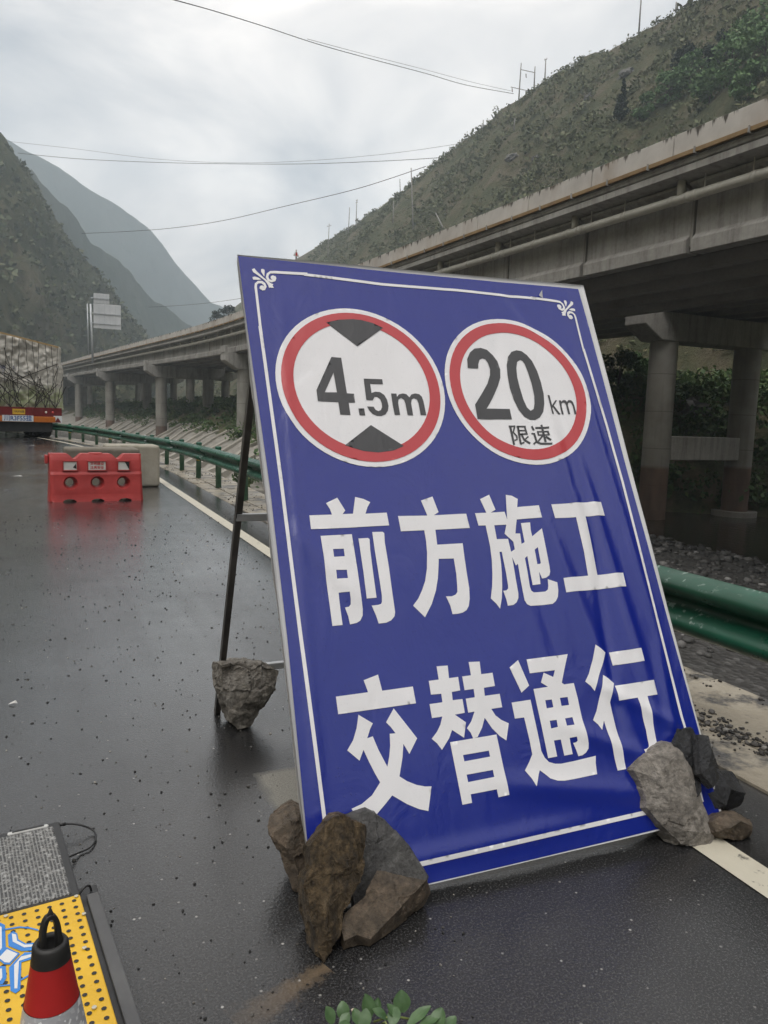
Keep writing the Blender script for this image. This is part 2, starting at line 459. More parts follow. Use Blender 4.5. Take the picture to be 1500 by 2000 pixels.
# ------------------------------------------------------------------ mountains
def mountain(name, crest, foot, mat, n=120, m=60, amp=18, fr=.02, seed=0, gully=1.0):
    """crest, foot: polylines of points; the face hangs between them, a back slope closes it"""
    def along(P, f):
        ln = [0]
        for a, b in zip(P, P[1:]): ln.append(ln[-1]+(Vector(b)-Vector(a)).length)
        t = f*ln[-1]
        for i in range(len(P)-1):
            if t <= ln[i+1] or i == len(P)-2:
                return Vector(P[i]).lerp(Vector(P[i+1]), (t-ln[i])/(ln[i+1]-ln[i]))
    V = []; F = []
    for i in range(n+1):
        f = i/n; a = along(crest, f); b = along(foot, f)
        nrm = (b-a); nrm.z = 0; nrm.normalize()
        for j in range(m+1):
            g = j/m; p = a.lerp(b, g)
            e = fbm(f*9+seed, g*1.6, seed, 5)*gully + fbm(p.x*fr, p.y*fr, p.z*fr+seed, 6)*.8
            e *= (.16+.84*math.sin(min(1, g*1.15)*PI/2)) if g < .87 else 1
            q = p+Vector((nrm.x, nrm.y, .55))*(e*amp)
            if j == 0: q = p+Vector((0, 0, fbm(p.x*fr*3, p.y*fr*3, seed, 5)*amp*.16))
            V.append(q)
        V.append(a-nrm*300+Vector((0, 0, -a.z-8)))
    w = m+2
    for i in range(n):
        for j in range(m): F.append((i*w+j, i*w+j+1, (i+1)*w+j+1, (i+1)*w+j))
        F.append((i*w, (i+1)*w, (i+1)*w+m+1, i*w+m+1))
    o = mesh(name, V, F, mat, None, True); return struct(o), V
def mount_mat(name, sc_, cs, bd):
    M = Mat(name); v = M.pos((1, 1, .35))
    a = M.ramp(M.noise(v, sc_, 9, .68), [(.32, cs[0]), (.48, cs[1]), (.60, cs[2]), (.74, cs[3])])
    b = M.ramp(M.noise(v, sc_*6, 6, .7), [(.35, cs[0]), (.7, cs[2])])
    M.base(M.mix(.5, a, b)); M.rough(.95); M.bump(M.noise(v, sc_*5, 8, .75), 1.0, bd); M.set(Specular_IOR_Level=.1); return M.m
mA = mount_mat('mountain_near', .035, ((.045, .062, .028), (.090, .104, .052), (.165, .148, .090), (.26, .22, .165)), 5.0)
mB = mount_mat('mountain_far', .009, ((.025, .040, .026), (.045, .062, .040), (.075, .084, .06), (.12, .115, .095)), 6.0)
def ring(pts): return [tuple(aty(x, y, Y)) for x, y, Y in pts]
_, mA_pts = mountain('mountain', ring([(-900, -420, 300), (-420, 10, 340), (-150, 165, 375), (0, 262, 400), (40, 318, 415), (66, 352, 425), (92, 405, 440), (135, 470, 455), (180, 528, 470), (228, 582, 490), (262, 628, 510), (300, 672, 530), (338, 712, 545), (380, 760, 560)]),
         ring([(-900, 900, 190), (-500, 830, 215), (-150, 800, 240), (0, 800, 262), (60, 800, 280), (110, 800, 300), (160, 800, 320), (210, 800, 345), (250, 800, 370), (290, 800, 395), (320, 800, 430), (345, 800, 465), (370, 800, 500), (385, 800, 530)]), mA, 190, 100, 17, .022, 1.3, .42)
mountain('mountain', ring([(60, 330, 700), (150, 430, 760), (178, 474, 790), (205, 486, 810), (232, 506, 820), (262, 545, 840), (300, 588, 870), (350, 622, 900), (400, 655, 940), (440, 690, 980), (500, 740, 1020)]),
         ring([(60, 805, 560), (150, 805, 600), (190, 805, 640), (230, 806, 680), (270, 806, 720), (310, 806, 770), (360, 806, 820), (420, 806, 880), (470, 806, 940), (510, 806, 990), (530, 806, 1015)]), mB, 110, 46, 22, .010, 4.1, .8)
mountain('mountain', ring([(-500, 110, 1300), (-200, 165, 1380), (0, 262, 1430), (60, 302, 1450), (120, 326, 1470), (180, 372, 1490), (240, 405, 1510), (285, 440, 1530), (318, 480, 1550), (345, 515, 1570), (378, 556, 1590), (410, 588, 1610), (440, 603, 1625), (490, 640, 1640), (560, 690, 1660), (700, 780, 1690)]),
         ring([(-500, 790, 1000), (-200, 790, 1040), (0, 795, 1080), (60, 797, 1100), (120, 798, 1130), (180, 800, 1160), (240, 802, 1190), (285, 803, 1220), (318, 804, 1260), (345, 805, 1300), (378, 806, 1340), (410, 807, 1380), (440, 808, 1420), (490, 809, 1480), (560, 811, 1550), (700, 814, 1640)]), mB, 120, 46, 34, .006, 7.7, .8)
# valley goes on unseen behind the camera, added to darken the board's reflections
mountain('mountain', [(700, -420, 300), (350, -620, 330), (0, -700, 260), (-300, -600, 330), (-620, -300, 360), (-700, 100, 300)],
         [(420, -250, -5), (220, -330, -5), (0, -380, -5), (-170, -320, -5), (-330, -160, -5), (-380, 60, -5)], mB, 60, 24, 20, .010, 9.2, .8)

# ------------------------------------------------------------------ moist air of the valley
hb = MB().box((0, 0, 346.0), (4800, 4800, 708))
hm = bpy.data.materials.new('moist_air'); hm.use_nodes = True; t = hm.node_tree; t.nodes.clear()
pv = t.nodes.new('ShaderNodeVolumePrincipled'); pv.inputs['Color'].default_value = (.77, .89, 1.0, 1); pv.inputs['Density'].default_value = .00062; pv.inputs['Anisotropy'].default_value = .15
t.links.new(pv.outputs['Volume'], t.nodes.new('ShaderNodeOutputMaterial').inputs['Volume'])
stuff(hb.build('haze', hm), 'pale moist air filling the valley between the mountains', 'haze')
# ------------------------------------------------------------------ viaducts
def concrete_mat(name, a, b, streak=.5):
    M = Mat(name); v = M.pos(); g = M.coord('Generated')
    c = M.ramp(M.noise(v, .5, 6, .6), [(.3, a), (.7, b)])
    st = M.ramp(M.noise(M.pos((3.0, 3.0, .25)), 1.0, 5, .65), [(.47, 0.0), (.70, 1.0)])
    c = M.mix(M.math('MULTIPLY', st, streak), c, (.07, .062, .05))
    fine = M.noise(v, 7, 6)
    blot = M.ramp(M.noise(v, .22, 7, .7), [(.42, 0.0), (.66, .55)]); c = M.mix(blot, c, (.14, .125, .105))
    c = M.mix(.25, c, M.ramp(fine, [(.3, tuple(x*.75 for x in a)), (.7, b)]))
    M.base(c); M.rough(.82); M.bump(fine, .35, .03); return M.m
def parapet_mat():
    M = Mat('parapet_concrete'); v = M.pos(); g = M.coord('Generated')
    c = M.ramp(M.noise(v, .6, 6, .6), [(.3, (.44, .415, .385)), (.7, (.62, .59, .55))])
    s = M.n('ShaderNodeSeparateXYZ'); M.l(g, s.inputs[0])
    drip = M.noise(M.pos((2.1, 2.1, .05)), 1.0, 6, .75)
    top = M.math('ADD', drip, M.math('MULTIPLY', M.math('SUBTRACT', s.outputs[2], 1.0), .42))
    c = M.mix(M.ramp(top, [(.47, 0.0), (.53, .92)]), c, (.045, .038, .03))
    rust = M.ramp(M.noise(M.pos((.7, .7, .3)), 1.0, 5), [(.5, 0.0), (.75, .5)])
    c = M.mix(rust, c, (.30, .22, .16))
    M.base(c); M.rough(.85); M.bump(M.noise(v, 8, 5), .3, .02); return M.m
conc = concrete_mat('viaduct_concrete', (.36, .345, .32), (.52, .50, .47), .7)
conc_d = concrete_mat('column_concrete', (.25, .235, .21), (.36, .345, .315), .35)
def column_mat():
    M = Mat('flood_stained_column'); v = M.pos()
    s = M.n('ShaderNodeSeparateXYZ'); M.l(M.pos(), s.inputs[0])
    c = M.ramp(M.noise(v, .6, 6), [(.3, (.25, .235, .205)), (.7, (.36, .345, .31))])
    st = M.ramp(M.noise(M.pos((2, 2, .2)), 1.0, 5), [(.5, 0.0), (.8, .5)])
    c = M.mix(st, c, (.10, .085, .07))
    fr = M.math('FRACT', M.math('MULTIPLY', M.math('ADD', s.outputs[2], M.math('MULTIPLY', M.noise(v, 3, 3), .02)), .42))
    c = M.mix(M.math('MULTIPLY', M.math('LESS_THAN', fr, .018), .6), c, (.10, .09, .075))
    band = M.n('ShaderNodeMapRange'); band.inputs['From Min'].default_value = -1.0; band.inputs['From Max'].default_value = -1.25
    M.l(M.math('ADD', s.outputs[2], M.math('MULTIPLY', M.noise(v, 1.5, 4), .15)), band.inputs['Value'])
    c = M.mix(M.math('MULTIPLY', band.outputs[0], .85), c, M.ramp(M.noise(M.pos((1, 1, .25)), 1.2, 5), [(.3, (.085, .045, .03)), (.7, (.20, .115, .08))]))
    M.base(c); M.rough(.75); M.bump(M.noise(v, 6, 5), .3, .03); return M.m
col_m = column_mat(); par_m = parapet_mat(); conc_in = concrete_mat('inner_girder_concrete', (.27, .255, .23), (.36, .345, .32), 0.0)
duct_m = simple('rusty_duct', (.20, .12, .05), (.33, .22, .10), 1.5, .6)
pipe_m = simple('grey_drain_pipe', (.46, .44, .385), (.58, .555, .49), 2.0, .38)
rubber = simple('black_rubber', (.012, .012, .013), (.03, .03, .03), 8, .5, .3, 60, .002)

EDGE = [(-60, 20.2), (0, 20.05), (18, 19.95), (35, 19.7), (50, 19.35), (70, 18.9), (88, 18.25), (100, 17.35), (113, 16.0), (127, 14.45), (147, 12.3), (179, 8.75), (228, 3.7), (320, -6.0), (420, -16.5)]
def edge_sm(Y): return sum(interp(Y+d, EDGE) for d in (-8, -4, 0, 4, 8))/5
def top_z(Y): return 11.2+.008*Y
class Viaduct:
    def __init__(s, off, dz, label, y0, y1, piers, detail=True, ncol=2):
        s.off, s.dz = off, dz
        s.t = thing('viaduct', label, 'viaduct', (0, 0, 0))
        s.y0, s.y1 = y0, y1
        s.build(piers, detail)
    def fr(s, Y):                                   # point on the outer edge, sideways vector
        a = Vector((edge_sm(Y-1), Y-1, 0)); b = Vector((edge_sm(Y+1), Y+1, 0)); t = (b-a).normalized()
        n = Vector((t.y, -t.x, 0)); p = Vector((edge_sm(Y), Y, top_z(Y)+s.dz))+n*s.off
        return p, n
    def at(s, Y, lat, z):
        p, n = s.fr(Y); return p+n*lat+Vector((0, 0, z))
    def sweep(s, name, prof, ya, yb, step, mat, parent=None, bevel=0, smooth=False):
        k = max(1, int(round((yb-ya)/step))); V = []; F = []; m = len(prof)
        for i in range(k+1):
            Y = lerp(ya, yb, i/k); p, n = s.fr(Y)
            V += [p+n*a+Vector((0, 0, b)) for a, b in prof]
        for i in range(k):
            for j in range(m): F.append((i*m+j, i*m+(j+1) % m, (i+1)*m+(j+1) % m, (i+1)*m+j))
        F += [tuple(range(m-1, -1, -1)), tuple(k*m+j for j in range(m))]
        o = mesh(name, V, F, mat, parent or s.t, smooth)
        if bevel:
            bm_ = o.modifiers.new('bevel', 'BEVEL'); bm_.width = bevel; bm_.segments = 1; bm_.limit_method = 'ANGLE'
        return o
    def build(s, piers, detail):
        y0, y1 = s.y0, s.y1
        gaps = []
        y = 15.6-6*5.85
        while y < y1: 
            if y > y0: gaps.append(y)
            y += 5.85
        # parapet panels of the near side, one by one
        y = y0
        rr = random.Random(11)
        while y < y1-4:
            L = 4.3
            s.sweep('parapet_panel', [(-.02, -.82), (0, 0), (.26, 0), (.34, -.82)], y+.025, y+L-.025, L, par_m, bevel=.015)
            y += L
        s.sweep('far_parapet', [(11.7, -.82), (11.74, 0), (12, 0), (12.02, -.82)], y0, y1, 6, par_m)
        s.sweep('deck_slab', [(.14, -.825), (.14, -1.12), (0, -1.14), (0, -1.36), (.35, -1.40), (1.0, -1.50), (11.2, -1.50), (12, -1.36), (12, -.825)], y0, y1, 4, conc)
        if detail:
            s.sweep('cable_duct', [(-.15, -.86), (-.15, -.73), (-.03, -.73), (-.03, -.86)], y0, y1, 4, duct_m)
            s.sweep('edge_gutter', [(.02, -.98), (-.03, -.92), (.13, -.86), (.13, -1.10), (.03, -1.06)], y0, y1, 4, conc)
            b = MB()
            for yy in np.arange(y0+1, min(y1, 160), 2.15):
                p = s.at(float(yy), -.19, -.80); b.box(p, (.05, .05, .2)); b.box(s.at(float(yy), -.08, -.9), (.24, .05, .04))
            stuff(b.build('duct_brackets', conc, s.t))
        # girders: outer one in panels between the stiffener gaps
        def prof(c): return [(c-.55, -1.495), (c-.55, -1.60), (c-.13, -1.78), (c-.13, -3.18), (c-.30, -3.36), (c-.30, -3.82), (c+.30, -3.82), (c+.30, -3.36), (c+.13, -3.18), (c+.13, -1.78), (c+.55, -1.60), (c+.55, -1.495)]
        for a, b in zip(gaps, gaps[1:]):
            s.sweep('girder_panel', prof(1.15), a+.11, b-.11, b-a, conc, bevel=.02)
            if detail:
                d = MB(); p, n = s.fr(a)
                d.bar(s.at(a, 1.10, -1.55), s.at(a, 1.10, -3.6), .12, .26, n); d.build('diaphragm', conc_d, s.t)
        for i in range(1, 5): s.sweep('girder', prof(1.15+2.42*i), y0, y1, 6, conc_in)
        # rain pipe slung under the cantilever
        if detail:
            P = [s.at(float(yy), .50, -2.02) for yy in np.arange(y0, y1, 4.0)]
            pipe = MB().tube(P, .165, 12).build('drain_pipe', pipe_m, s.t, True)
            for i, a in enumerate(gaps):
                if a > 120: break
                t = (s.at(a+1.2, .5, -2.02)-s.at(a+.6, .5, -2.02)).normalized()
                for q, h in ((a-.55, .09), (a-.25, .09), (a+.5, .09), (a+2.9, .10)):
                    m = s.at(q, .5, -2.02); MB().tube([m-t*h, m+t*h], .185, 12).build('pipe_collar', pipe_m, pipe, True)
                h = MB(); h.tube([s.at(a+.15, .5, -1.95), s.at(a+.15, .5, -1.40)], [.14, .15], 10); h.build('down_pipe', pipe_m, pipe, True)
                for q in (a-.9, a+3.0): MB().bar(s.at(q, .5, -1.42), s.at(q, .5, -1.86), .03, .03).build('hanger', pipe_m, pipe)
        # piers
        for Y in piers:
            p, n = s.fr(Y); t = Vector((-n.y, n.x, 0)); top = p.z-3.82
            pr = thing('pier', '', '', (0, 0, 0)); pr.parent = s.t
            for k in ('label', 'category'): del pr[k]
            zt, hh = top-.16, 1.75
            pl = [(-.35, 0), (12.35, 0), (12.35, -.85), (10.9, -hh), (1.1, -hh), (-.35, -.85)]
            V = []
            for sg in (-.95, .95):
                V += [Vector((p.x, p.y, zt))+n*a+t*sg+Vector((0, 0, b)) for a, b in pl]
            m = len(pl)
            o = mesh('cap_beam', V, [tuple(range(m)), tuple(range(2*m-1, m-1, -1))]+[((i+1) % m, i, m+i, m+(i+1) % m) for i in range(m)], conc, pr)
            bv = o.modifiers.new('bevel', 'BEVEL'); bv.width = .05; bv.segments = 1; bv.limit_method = 'ANGLE'
            eb = MB()
            for la in (-.40, 12.05):
                V = []
                e = MB(); c0 = Vector((p.x, p.y, zt))+n*(la+.17)
                R = Matrix((n, t, Vector((0, 0, 1)))).transposed()
                e.box(c0+Vector((0, 0, .34)), (.34, 1.9, .74), R); e.build('cap_upstand', conc, pr, bevel=.03, seg=1)
            for la in (2.2, 9.8):
                q = Vector((p.x, p.y, 0))+n*la
                gz = min(-4.2, land_z(q.x, q.y)-.6) if Y < 60 else land_z(q.x, q.y)-1.2
                MB().lathe([(.88, gz), (.88, zt-hh+.02)], 28, (q.x, q.y, 0)).build('column', col_m, pr, True)
            tz = 0.05 if Y < 60 else -2.7
            MB().bar(Vector((p.x, p.y, tz))+n*2.9, Vector((p.x, p.y, tz))+n*9.1, 1.25, 1.55).build('tie_beam', conc, pr, bevel=.04, seg=1)
            MB().tube([Vector((p.x, p.y, -4.7))+n*9.8, Vector((p.x, p.y, -4.25))+n*9.8], 1.5, 18).build('footing', conc_d, pr)
Viaduct(0, 0, 'grey concrete road viaduct with grey drain pipe slung along its near side', -30, 400, [4, 45.3, 86.6, 127.3, 170.5, 214, 257, 300])
Viaduct(14.7, 1.05, 'second concrete viaduct running behind and beyond the nearer one', -30, 400, [-2, 38.8, 80, 121, 163, 206, 249, 292], False)

# road sign gantry on the viaduct, seen from its back
gal = simple('galvanised_steel', (.42, .44, .46), (.56, .58, .60), 3, .45, metal=.3)
gsign = thing('road_sign', 'grey back of a tall road sign standing on the far viaduct', 'road sign', (0, 0, 0))
b0 = aty(181, 694, 163.0)
S1 = 163/1500/.95
hgt = 103*S1
MB().tube([b0-Vector((0, 0, 1.5)), b0+Vector((-.25, 0, hgt*.83))], .19, 10).build('post', gal, gsign, True)
MB().tube([b0+Vector((-.75, 0, 0)), b0+Vector((-.85, 0, hgt*.83))], .10, 8).build('post', gal, gsign, True)
boardm = simple('sign_back', (.50, .52, .53), (.60, .61, .62), .6, .5)
for zc, x0, x1, h, zz in ((.70, .25, 5.3, 4.7, 7.6), (1.07, .3, 3.2, 1.9, 10.95)):
    c = b0+Vector(((x0+x1)/2, 0, zz))
    MB().box(c, (x1-x0, .12, h)).build('sign_board', boardm, gsign, bevel=.05)
    for f in (-.3, .1) if zc < 1 else (0,):
        MB().box(c+Vector((-.3, -.16, f*h)), (x1-x0+.4, .16, .18)).build('sign_beam', simple('beam_steel', (.12, .12, .13)) if False else gal, gsign)
    for f in (-.3, -.1, .1, .3):
        MB().box(c+Vector((f*(x1-x0), -.1, 0)), (.07, .07, h*.9)).build('sign_rib', gal, gsign)
# ------------------------------------------------------------------ crash barrier
def green_mat():
    M = Mat('green_rail_paint'); v = M.pos()
    chip = M.ramp(M.noise(M.pos((1, 1, 1)), 24, 5, .6), [(.60, 0.0), (.66, .8)])
    up = M.n('ShaderNodeNewGeometry'); s = M.n('ShaderNodeSeparateXYZ'); M.l(up.outputs['Normal'], s.inputs[0])
    mk = M.math('MULTIPLY', chip, M.ramp(s.outputs[2], [(.25, 0.0), (.6, .8)]))
    mk = M.math('MULTIPLY', mk, M.ramp(M.noise(v, 1.1, 3), [(.38, 0.0), (.5, 1.0)]))
    c = M.ramp(M.noise(v, 2.5, 5), [(.3, (.004, .062, .034)), (.7, (.009, .098, .058))])
    grime = M.ramp(M.noise(M.pos((1, .3, 3)), 3.0, 6, .7), [(.5, 0.0), (.75, .6)]); c = M.mix(grime, c, (.03, .045, .03))
    M.base(M.mix(mk, c, (.34, .42, .38))); M.rough(M.ramp(M.noise(v, 8, 5), [(.3, .24), (.7, .5)])); M.bump(M.noise(v, 40, 3), .08, .004); return M.m
green = green_mat()
green_post = simple('weathered_green_post', (.05, .14, .085), (.12, .22, .15), 6, .45)
yellow_band = simple('yellow_reflector', (.45, .28, .02), (.6, .40, .05), 9, .4)
gr = thing('crash_barrier', 'green steel crash barrier on round posts along the road edge', 'crash barrier', (2.87, 3, 0))
def rail_prof():                                    # (towards road is negative)
    P = []
    for f, d in ((0, .045), (.05, .012), (.12, -.034), (.21, -.052), (.31, -.038), (.40, .012), (.46, .048), (.54, .048), (.60, .012), (.69, -.034), (.78, -.050), (.88, -.032), (.95, .012), (1, .045)):
        P.append((d, .776-.312*f))
    return P
RP = rail_prof(); RPI = [(d+.006, z) for d, z in RP][::-1]
prof = RP+RPI
def rail_seg(ya, yb):
    n = max(2, int((yb-ya)/1.0)); V = []; F = []; m = len(prof)
    for i in range(n+1):
        Y = lerp(ya, yb, i/n); dz = -.10*sstep(14, 26, Y)+.012*fbm(Y*.4, 3)
        V += [Vector((2.87+ro(Y)+d+.008*fbm(Y*.6, 8), Y, z+dz))-Vector((2.87, 3, 0)) for d, z in prof]
    for i in range(n):
        for j in range(m): F.append((i*m+j, (i+1)*m+j, (i+1)*m+(j+1) % m, i*m+(j+1) % m))
    F += [tuple(range(m)), tuple(n*m+j for j in range(m-1, -1, -1))]
    return mesh('rail', V, F, green, gr, True)
y = -4.2
while y < 72:
    o = rail_seg(y-.02, y+4.0+.02)
    if y < 30:
        b = MB()
        for f in (.25, .75):
            for e in (-.05, .05):
                b.tube([Vector((2.87+ro(y)+.0, y+.06+e, .776-.312*f-.0))-Vector((2.87, 3, 0)), Vector((2.87+ro(y)-.048, y+.06+e, .776-.312*f))-Vector((2.87, 3, 0))], .014, 6)
        stuff(b.build('bolts', gal, o))
    y += 4.0
k = 0; y = -4.87
pm = MB().lathe([(.0, .0), (.057, .0), (.057, .80)], 14); cap = MB().lathe([(.062, .775), (.063, .805), (.045, .822), (0, .826)], 14)
bandm = MB().lathe([(.0585, .42), (.0585, .55)], 14)
p0 = c0 = b0_ = None
while y < 72:
    loc = Vector((3.02+ro(y), y, -.10*sstep(14, 26, y)))-Vector((2.87, 3, 0))
    if p0 is None:
        p0 = pm.build('post', green_post, gr, True); c0 = cap.build('post_cap', green, p0, True); o = p0
        s0 = MB().box((-.085, 0, .62), (.07, .09, .22)).build('spacer', green_post, p0, bevel=.01)
    else: o = clone(p0, gr)
    o.location = loc; o.rotation_euler = (rv.uniform(-.02, .02), rv.uniform(-.02, .02), rv.uniform(0, 6) if False else 0)
    if k % 3 == 1:
        if b0_ is None: b0_ = bandm.build('reflective_band', yellow_band, o, True)
        else: bb = b0_.copy(); C.objects.link(bb); bb.parent = o
    k += 1; y += 2.2

# ------------------------------------------------------------------ red water-filled barrier
def red_mat():
    M = Mat('red_polyethylene'); v = M.coord('Object')
    c = M.ramp(M.noise(v, 3, 6, .6), [(.3, (.33, .035, .034)), (.65, (.47, .055, .052)), (.85, (.52, .09, .08))])
    M.base(M.mix(M.ramp(M.noise(v, 14, 5), [(.6, 0.0), (.8, .5)]), c, (.28, .04, .035))); M.rough(.42); M.bump(M.noise(v, 30, 4), .1, .004)
    M.set(Subsurface_Weight=.0); return M.m
red = red_mat()
wb = thing('water_barrier', 'red plastic water-filled barrier with three round holes', 'barrier', (.69, 13.22, 0), .092)
BW, BH = 1.42, .755
def top_curve():
    P = []
    for i in range(0, 61):
        f = i/60; x = BW/2-f*BW; u = abs(x)/(BW/2)
        z = BH
        for c, w, d in ((-.47, .17, .085), (.47, .17, .085), (0.0, .15, .02)):
            e = (x/(BW/2)-c)/w
            if abs(e) < 1: z -= d*(.5+.5*math.cos(PI*e))
        P.append((x, z))
    return P
out = [(-BW/2, 0)]
for cx in (-.42, 0, .42):
    for i in range(9):
        a = PI-PI*i/8; out.append((cx+.10*math.cos(a), .045*math.sin(a)))
out += [(BW/2, 0)]
out += [(BW/2-.015, .3), (BW/2-.02, BH-.05)]+[(x*.985, z) for x, z in top_curve()]+[(-BW/2+.015, .3)]
HX = (-.40, 0.0, .40); HZ = .295
def circ(cx, r, n=26): return [(cx+r*math.cos(2*PI*i/n), HZ+r*math.sin(2*PI*i/n)) for i in range(n)]
def depth(z): return lerp(.225, .205, z/.1) if z < .1 else lerp(.205, .175, sstep(.1, .42, z)) if z < .42 else lerp(.175, .145, sstep(.42, .75, z)) if z > .43 else .175
vv, ff = fill(out, [circ(h, .105) for h in HX], .045)
V = []; F = []
def ydepth(x, z):
    d = depth(z)-(.018 if z > .445 else 0)
    e = max(0, abs(x)-(BW/2-.045))/.045; t = max(0, z-(BH-.13))/.13
    return d-.05*e*e-.03*max(0, t)**2
for s in (-1, 1):
    b = len(V); V += [(x, s*ydepth(x, z), z) for x, z in vv]
    F += [tuple(b+i for i in (f if s < 0 else f[::-1])) for f in ff]
N = len(vv)
edge_count = {}
for f in ff:
    for i in range(len(f)):
        e = (f[i], f[(i+1) % len(f)]); edge_count[tuple(sorted(e))] = edge_count.get(tuple(sorted(e)), []) + [e]
for es in edge_count.values():
    if len(es) == 1:
        a, c = es[0]; mx_, mz = (vv[a][0]+vv[c][0])/2, (vv[a][1]+vv[c][1])/2
        if not any(math.hypot(mx_-h, mz-HZ) < .12 for h in HX): F.append((c, a, N+a, N+c))
mesh('shell', V, F, red, wb, False)
for h in HX:                                         # flared tunnels
    t = MB(); V = []; n = 26; Fq = []
    yd = ydepth(h, HZ)
    for (r, yy) in ((.106, -yd-.004), (.098, -yd+.02), (.070, -yd+.09), (.062, 0), (.070, yd-.09), (.106, yd+.004)):
        V += [(h+r*math.cos(2*PI*i/n), yy, HZ+r*math.sin(2*PI*i/n)*(1 if True else 1)) for i in range(n)]
    for i in range(5):
        for j in range(n): Fq.append((i*n+j, (i+1)*n+j, (i+1)*n+(j+1) % n, i*n+(j+1) % n))
    mesh('hole_wall', V, Fq, red, wb, True)
stick = simple('white_sticker', (.72, .71, .68), (.6, .59, .56), 12, .4)
for x, w in ((-.40, .19), (0, .26), (.41, .17)):
    f = MB(); yy = -depth(.55)+.008
    for dx, dz, sx, sz in ((0, .075, w+.04, .016), (0, -.075, w+.04, .016), (-w/2-.012, 0, .016, .166), (w/2+.012, 0, .016, .166)):
        f.box((x+dx, yy-.006, .565+dz), (sx, .03, sz))
    f.build('sticker_frame', red, wb, bevel=.004)
    MB().box((x, yy+.001, .565), (w, .016, .13)).build('sticker', stick, wb)
dirt_black = simple('black_print', (.02, .02, .022), None, rough=.5)
redprint = simple('red_print', (.5, .02, .02), None, rough=.5)
tp = MB().add([(-.36, -depth(.55)-.004, .54), (-.31, -depth(.55)-.004, .52), (-.315, -depth(.55)-.004, .60)], [(0, 1, 2)]); tp.build('sticker_tear', dirt_black, wb)
tp = MB().add([(.425, -depth(.55)-.004, .63), (.495, -depth(.55)-.004, .505), (.495, -depth(.55)-.004, .63)], [(0, 1, 2)]); tp.build('sticker_tear', dirt_black, wb)
MB().box((-BW/2-.02, 0, .66), (.05, .16, .14)).build('coupling_tongue', red, wb, bevel=.02)
MB().box((0, 0, BH-.012), (.20, .2, .05)).build('filler_lid', red, wb, bevel=.012)

def text_mesh(name, body, size, mat, parent, M4, bold=0.0, squash=1.0):
    cu = bpy.data.curves.new(name, 'FONT'); cu.body = body; cu.size = size; cu.align_x = 'CENTER'; cu.align_y = 'CENTER'; cu.offset = bold; cu.space_line = 1.0; cu.resolution_u = 2
    tmp = bpy.data.objects.new(name, cu); C.objects.link(tmp)
    dg = bpy.context.evaluated_depsgraph_get(); me = bpy.data.meshes.new_from_object(tmp.evaluated_get(dg))
    bpy.data.objects.remove(tmp); bpy.data.curves.remove(cu)
    me.transform(Matrix.Diagonal((squash, 1, 1, 1))); me.transform(M4); me.materials.clear(); me.materials.append(mat); me.name = name
    return link(bpy.data.objects.new(name, me), parent)
def face_front(x, y, z): return Matrix.Translation((x, y, z)) @ Matrix.Rotation(PI/2, 4, 'X')
for i, ln in enumerate(('文明建设', '注意安全')):
    text_mesh('sticker_lettering', ln, .052, redprint, wb, face_front(0, -depth(.55)-.003, .597-.062*i), .001)

# concrete blocks behind the red barrier
def block_mat(name, a, b):
    M = Mat(name); v = M.coord('Object')
    c = M.ramp(M.noise(v, 2.2, 6, .6), [(.3, a), (.7, b)])
    st = M.ramp(M.noise(M.coord('Object', (5, 5, .6)), 1.2, 5), [(.5, 0.0), (.75, .6)])
    M.base(M.mix(st, c, (.16, .14, .10))); M.rough(.75); M.bump(M.noise(v, 18, 6), .4, .012); return M.m
def cblock(label, x0, x1, y0, y1, h, mat, rz):
    t = MB().box(((x1-x0)/2, (y1-y0)/2, h/2), (x1-x0, y1-y0, h)).build('concrete_block', mat, None, bevel=.05, seg=3, loc=(x0, y0, 0), rot=(0, 0, rz))
    tag(t, label, 'concrete block', 'concrete blocks behind the red barrier'); return t
cblock('pale concrete block nearest the crash barrier, behind the red barrier', .98, 1.97, 15.30, 15.95, .80, block_mat('pale_block', (.30, .275, .22), (.42, .39, .33)), .03)
cblock('darker wet concrete block right behind the red barrier', .26, 1.52, 14.45, 15.0, .775, block_mat('wet_block', (.13, .115, .09), (.24, .22, .18)), .05)
